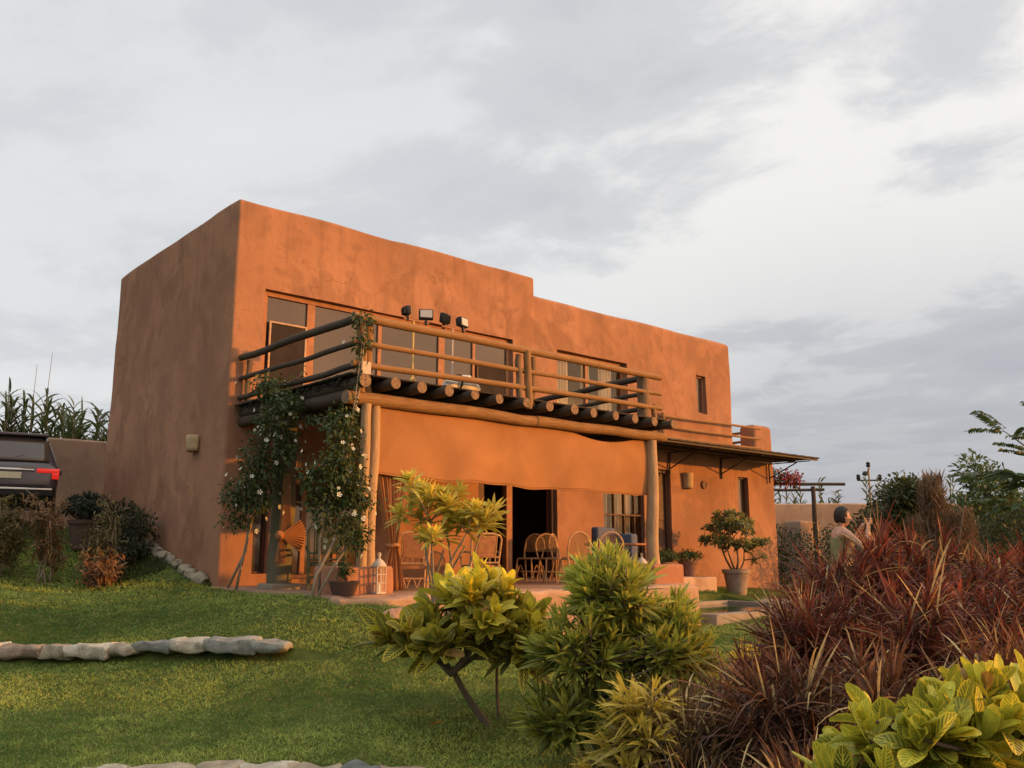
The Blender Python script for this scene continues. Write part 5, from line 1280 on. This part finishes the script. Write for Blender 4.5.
for (x, y, h, n_), lb_ in zip(((-1.2, 15.6, 3.6, 9), (.35, 14.6, 4.2, 12), (1.1, 14.0, 4.0, 12), (1.7, 13.4, 3.5, 8), (2.9, 12.8, 4.0, 10)), cl_): cane((x, y, th(x, y)), h*.87, int(n_*1.8), .5, lb_, 'giant canes behind the mud wall')
pb = thing('cane_plume', (.3, 14.8, 1.4), 'two bare thin dry cane stalks above the cane leaves', 'stalk'); m = MB(); m.tube([(.2, 14.8, 1.2), (.25, 14.8, 6.2)], [.02, .006], 5); m.tube([(.45, 14.6, 1.2), (.6, 14.6, 6.6)], [.02, .006], 5); m.build('stalk', M['bark'], pb)
for k in range(12):
    q = k/11; x, y = 25.4+13*q, 7.0-10.6*q+random.uniform(0, .6); cane((x, y, -.3), 3.5+.7*random.random(), 6, .4, 'green cane plant in the row behind the sunlit far wall', 'canes behind the sunlit far wall', (.08, .10, .04), (.17, .19, .07), .8, .08)

# trees and bushes on the right -----------------------------------------------------
DG0, DG1 = (.03, .045, .018), (.10, .125, .042)
def tree(base, ells, n, L, W, label, c0=DG0, c1=DG1, name='garden_tree', group='garden trees beyond the red shrubs', **k):
    return dense_shrub(name, base, ells, n, L, W, c0, c1, label, 'tree', group, **k)
def uvz(u, v, z): return at_uv(u, v, z)
def tr(lst, n, L, W, label, ub, vb, **k): x, y = gp(ub, vb); tree((x, y, -.6), [(uvz(u, v, z), r) for u, v, z, r in lst], n, L, W, label, **k)
tr([(13.4, 32, 1.25, (1.1, 1.1, 1.2)), (13.8, 32, 2.3, (.85, .85, .75))], 3300, .17, .08, 'dark rounded tree right of the far wall end', 13.5, 32)
tr([(13.1, 29, 1.6, (1.1, 1.0, 1.2)), (12.8, 29, 2.4, (.6, .6, .5))], 4400, .18, .08, 'dark tree with a pointed top left of the brown feathery bush', 13, 29)
tr([(16.9, 33, 1.4, (1.2, 1.1, 1.3)), (17.7, 33, 2.7, (.95, .8, .8)), (17.2, 33, 3.5, (.5, .5, .55)), (18.3, 33, 1.8, (.8, .8, .9))], 4180, .24, .09, 'bright green large leaved tree right of the brown feathery bush', 17.4, 33, c0=(.05, .085, .028), c1=(.15, .22, .06))
tr([(19.6, 34, 1.4, (1.4, 1.2, 1.2)), (20.2, 34, 2.4, (.8, .8, .8))], 3300, .2, .08, 'dull olive tree behind the feathery leaved branch', 19.7, 34, c0=(.045, .06, .024), c1=(.12, .135, .045))
tr([(10.4, 18.5, .9, (.8, .6, .55)), (10.9, 18.5, 1.15, (.5, .5, .35)), (9.7, 18.5, .6, (.7, .5, .5))], 3740, .14, .03, 'spiky leaved dark tree low at the right frame edge', 10.3, 18.5, prof='lance', up_=.7)
tr([(11.4, 30, .75, (1.0, .9, .8)), (12.2, 30, 1.4, (.8, .7, .6)), (13.0, 31, 1.3, (.9, .8, .9))], 3740, .14, .07, 'dark bushy tree just behind the raised hands of the person', 12, 30)
for u, v, r, z, lb_ in ((8.6, 29, .9, .6, 'dark low hedge bush at the foot of the pergola post'), (9.6, 28, .9, .5, 'dark low hedge bush between pergola post and person'), (10.0, 26.5, .9, .5, 'dark low hedge bush directly behind the person'), (8.05, 27.5, .55, .1, 'dark low hedge bush against the house corner')):
    x, y = gp(u, v); dense_shrub('hedge_bush', (x, y, -.6), [((x, y, z), (r, r, .75))], 1100, .11, .05, DG0, (.05, .065, .022), lb_, 'bush', 'low hedge before the far wall')
# brown feathery bush
def feathery():
    u, v = 6.95, 14.5; x, y = gp(u, v); t = thing('feathery_bush', (x, y, -.65), 'tall brown feathery bush with a ragged column top', 'bush'); P = []; D = []
    for cu, z0, z1, w_, n in ((6.85, -.4, 1.72, .28, 2600), (7.25, -.5, 1.15, .33, 2000), (6.5, -.5, 1.0, .30, 1500), (7.0, -.5, .7, .5, 1300), (6.72, .8, 1.6, .16, 700)):
        q = rng.random(n); zz_ = z0+(z1-z0)*q; rr = w_*np.sqrt(rng.random(n))*(1-.45*q**2); a = rng.random(n)*6.28
        uu = cu+rr*np.cos(a); vv = v+rr*np.sin(a); P.append(np.c_[CAM[0]+vv*math.sin(YAW)+uu*math.cos(YAW), CAM[1]+vv*math.cos(YAW)-uu*math.sin(YAW), zz_])
    P = np.concatenate(P); n = len(P); D = np.c_[rng.normal(0, .35, n), rng.normal(0, .35, n), .9+.3*rng.random(n)]
    nz = np.array([noise.noise(tuple(p*2.2)) for p in P])
    leaves('foliage', P, D, .20*(.6+.8*rng.random(n)), .016, lerpc((.12, .075, .048), (.30, .20, .115), np.clip(.45+.8*nz+rng.normal(0, .2, n), 0, 1)), M['lf_dry'], t, droop=.1+.5*rng.random(n), seg=2, prof='blade')
    m = MB()
    for k in range(7): m.tube(bent((x+random.uniform(-.1, .1), y+random.uniform(-.1, .1), -.7), at_uv(u+random.uniform(-.4, .4), v+random.uniform(-.2, .2), random.uniform(.8, 1.6)), .1, 5), [.03, .028, .024, .018, .012, .006], 5)
    m.build('stem', M['bark'], t, smooth=180)
feathery()
# feather-leaved branch entering from the right
def feather_tree():
    u, v = 7.15, 11.2; x, y = gp(u, v); z = th(x, y); t = thing('feather_leaved_tree', (x, y, z-.05), 'tree with feather like compound leaves reaching in from the right', 'tree')
    m = MB(); top = Vector(at_uv(6.9, 11.2, 1.35)); m.tube(bent((x, y, z-.1), top, 0, 6), [.07, .065, .06, .055, .05, .04, .03], 8); fr = []
    for a, b_, n_ in (((6.9, 11.2, 1.3), (6.15, 11.0, 2.0), 8), ((6.9, 11.2, 1.35), (6.1, 11.3, 1.5), 10), ((6.9, 11.2, 1.3), (7.4, 11.4, 2.3), 7), ((6.9, 11.2, 1.0), (6.2, 11.1, 1.15), 8), ((6.9, 11.2, 1.35), (6.75, 11.0, 2.35), 7)):
        p0, p1 = Vector(at_uv(*a)), Vector(at_uv(*b_)); pa = bent(p0, p1, -.2, 6); m.tube(pa, [.025, .022, .018, .014, .011, .008, .005], 6); dr = (p1-p0).normalized()
        for k in range(n_):
            q = pa[1+int(5*k/max(1, n_-1))]; a_ = random.uniform(-1, 1); sd = dr.cross(Vector((0, 0, 1))).normalized()*(1 if k % 2 else -1); d = (dr*.55+sd*.75+Vector((0, 0, random.uniform(-.15, .3)))).normalized(); fr.append((q, d, random.uniform(.38, .55)))
        fr.append((pa[-1], dr, .5))
    P, D = [], []
    for q, d, L in fr:
        sd = d.cross(Vector((0, 0, 1))).normalized(); pts = [q+d*L*s-Vector((0, 0, .10*L*s*s*2)) for s in np.linspace(0, 1, 8)]; m.tube(pts, .004, 4)
        for j in range(13):
            s = .12+.88*j/12; p = q+d*L*s-Vector((0, 0, .20*L*s*s))
            for sg in (-1, 1): P.append(p); D.append(sd*sg+d*.45+Vector((0, 0, -.15)))
    m.build('trunk', M['bark'], t, smooth=180); n = len(P)
    leaves('leaves', np.array(P), np.array(D), .12, .052, lerpc((.045, .085, .03), (.11, .17, .055), rng.random(n)), M['lf'], t, droop=.3, seg=3, fold=.15, prof='lance', up=np.array([0, 0, .6])+rng.normal(0, .6, (n, 3)))
feather_tree()

# ------------------------------------------------------------------ the person
def skinned(verts, edges, rad, sub=2):
    me = bpy.data.meshes.new('sk'); me.from_pydata(verts, edges, []); o = bpy.data.objects.new('sk', me); COL.objects.link(o)
    md = o.modifiers.new('skin', 'SKIN'); md.use_smooth_shade = True
    if not me.skin_vertices: me.attributes
    for i, r in enumerate(rad): me.skin_vertices[0].data[i].radius = (r, r) if isinstance(r, float) else r
    me.skin_vertices[0].data[0].use_root = True
    s = o.modifiers.new('sub', 'SUBSURF'); s.levels = sub; s.render_levels = sub
    baked(o); me = o.data; bpy.data.objects.remove(o); return me
def person():
    x, y = gp(4.23, 11.6); z = th(x, y); t = thing('person', (0, 0, 0), 'dark haired person in an olive top holding a phone up in both hands', 'person')
    V = [(0, 0, .92), (.01, 0, 1.08), (.02, 0, 1.25), (.0, 0, 1.37), (.015, 0, 1.45), (.03, 0, 1.53)]; E_ = [(0, 1), (1, 2), (2, 3), (3, 4), (4, 5)]
    Rr = [(.115, .155), (.095, .135), (.105, .155), (.075, .13), .05, .055]
    for s in (-1, 1):
        k = len(V); V += [(.0, s*.09, .86), (.03, s*.10, .48), (-.02, s*.10, .09), (.09, s*.11, .035), (.17, s*.12, .025)]; E_ += [(0, k), (k, k+1), (k+1, k+2), (k+2, k+3), (k+3, k+4)]; Rr += [.088, .058, .038, .036, .022]
        k = len(V); V += [(.0, s*.17, 1.36), (.17, s*.235, 1.19), (.23, s*.215, 1.20), (.35, s*.075, 1.46), (.365, s*.06, 1.50)]; E_ += [(3, k), (k, k+1), (k+1, k+2), (k+2, k+3), (k+3, k+4)]; Rr += [.055, .042, .040, .027, (.018, .034)]
    me = skinned(V, E_, [r if isinstance(r, tuple) else float(r) for r in Rr]); b = bmesh.new(); b.from_mesh(me)
    # fingers curl round the phone
    for s in (-1, 1):
        for j in range(4):
            zz_ = 1.485+j*.022; L = (.055, .068, .072, .06)[j]; vs = [(0.368, s*.062, zz_-.01), (0.390, s*.066, zz_), (0.412, s*.058, zz_+.004), (0.420, s*.035, zz_+.004), (0.418, s*(.062-L*.75), zz_)]
            m2 = skinned(vs, [(0, 1), (1, 2), (2, 3), (3, 4)], [.010, .0095, .009, .008, .007], 1); b.from_mesh(m2)
        vs = [(0.364, s*.05, 1.475), (0.370, s*.035, 1.50), (0.385, s*.022, 1.525)]; b.from_mesh(skinned(vs, [(0, 1), (1, 2)], [.012, .0105, .009], 1))
    # head
    q = bmesh.ops.create_uvsphere(b, u_segments=28, v_segments=20, radius=1); cx_, cz_ = .045, 1.575
    for v in q['verts']:
        c = v.co.copy(); r = Vector((c.x*.098, c.y*.076, c.z*.122))
        if c.z < -.1: k = (-c.z-.1); r.y *= 1-.30*k; r.x *= 1-.12*k; r.x += .018*k*(1 if c.x > -.2 else -.6)
        if c.x > .3:
            nose = math.exp(-((c.y/.16)**2))*math.exp(-(((c.z+.12)/.20)**2)); r.x += .024*nose
            for s in (-1, 1): r.x -= .009*math.exp(-(((c.y-s*.42)/.2)**2)-(((c.z-.10)/.14)**2))
            r.x += .005*math.exp(-((c.y/.3)**2))*(math.exp(-(((c.z+.42)/.05)**2))+math.exp(-(((c.z+.54)/.06)**2)))
            r.x += .006*math.exp(-((c.y/.35)**2))*math.exp(-(((c.z+.80)/.12)**2))
        v.co = r+Vector((cx_, 0, cz_))
    for s in (-1, 1):
        q = bmesh.ops.create_uvsphere(b, u_segments=10, v_segments=8, radius=1)
        for v in q['verts']: v.co = Vector((v.co.x*.018+cx_-.005, s*(.074+abs(v.co.y)*.012), v.co.z*.030+cz_-.005))
    n0 = len(b.faces)
    for s in (-1, 1):
        q = bmesh.ops.create_uvsphere(b, u_segments=10, v_segments=8, radius=.011)
        for v in q['verts']: v.co += Vector((cx_+.082, s*.031, cz_+.012))
        for f in {f for v in q['verts'] for f in v.link_faces}: f.material_index = 1
    me = bpy.data.meshes.new('person_body'); b.to_mesh(me); b.free(); me.materials.append(M['skin']); me.materials.append(M['hair']); finish(me, 180)
    mesh_obj('body', me, t)
    # clothes
    me = skinned([(0, 0, .90), (.01, 0, 1.08), (.02, 0, 1.25), (.01, 0, 1.30)]+[(.0, s*.085, 1.385) for s in (-1, 1)], [(0, 1), (1, 2), (2, 3), (3, 4), (3, 5)], [(.13, .17), (.115, .155), (.122, .172), (.10, .14), .05, .05]); me.materials.append(M['shirt']); finish(me, 180); mesh_obj('shirt', me, t)
    me = skinned([(0, 0, .93)]+[(.0, s*.09, .85) for s in (-1, 1)]+[(.025, s*.10, .52) for s in (-1, 1)], [(0, 1), (0, 2), (1, 3), (2, 4)], [(.125, .165), .10, .10, .078, .078]); me.materials.append(M['shorts']); finish(me, 180); mesh_obj('shorts', me, t)
    m = MB(); vs = m.ico((0, 0, 0), 1, 4)
    for v in vs:
        c = v.co.copy(); f = 1+.05*noise.noise(c*5); front = c.x > .35 and c.z < .55; low_ = c.z < -.62
        k = .90 if (front or low_ or (c.x > .0 and c.z < -.1)) else 1.09; v.co = Vector((c.x*.098*k*f+.04, c.y*.080*k*f, c.z*.126*k*f+1.58))
    m.build('hair', M['hair'], t, smooth=180)
    fwd = Vector((.82, -.57, 0)); t.location = (x, y, z); t.rotation_euler.z = math.atan2(fwd.y, fwd.x)
    ph = thing('phone', (0, 0, 0), 'dark phone held upright in front of the person', 'phone'); m = MB(); m.box((.405, -.038, 1.455), (.414, .038, 1.605), .004, 2); m.build('case', M['lamp_black'], ph)
    m = MB(); m.box((.4025, -.034, 1.462), (.4048, .034, 1.598), .0008, 1); m.build('screen', M['car_paint'], ph); ph.location = t.location; ph.rotation_euler = t.rotation_euler
person()
for o in SC.objects:
    if o.type == 'MESH' and not o.data.materials: o.data.materials.append(M['adobe'])
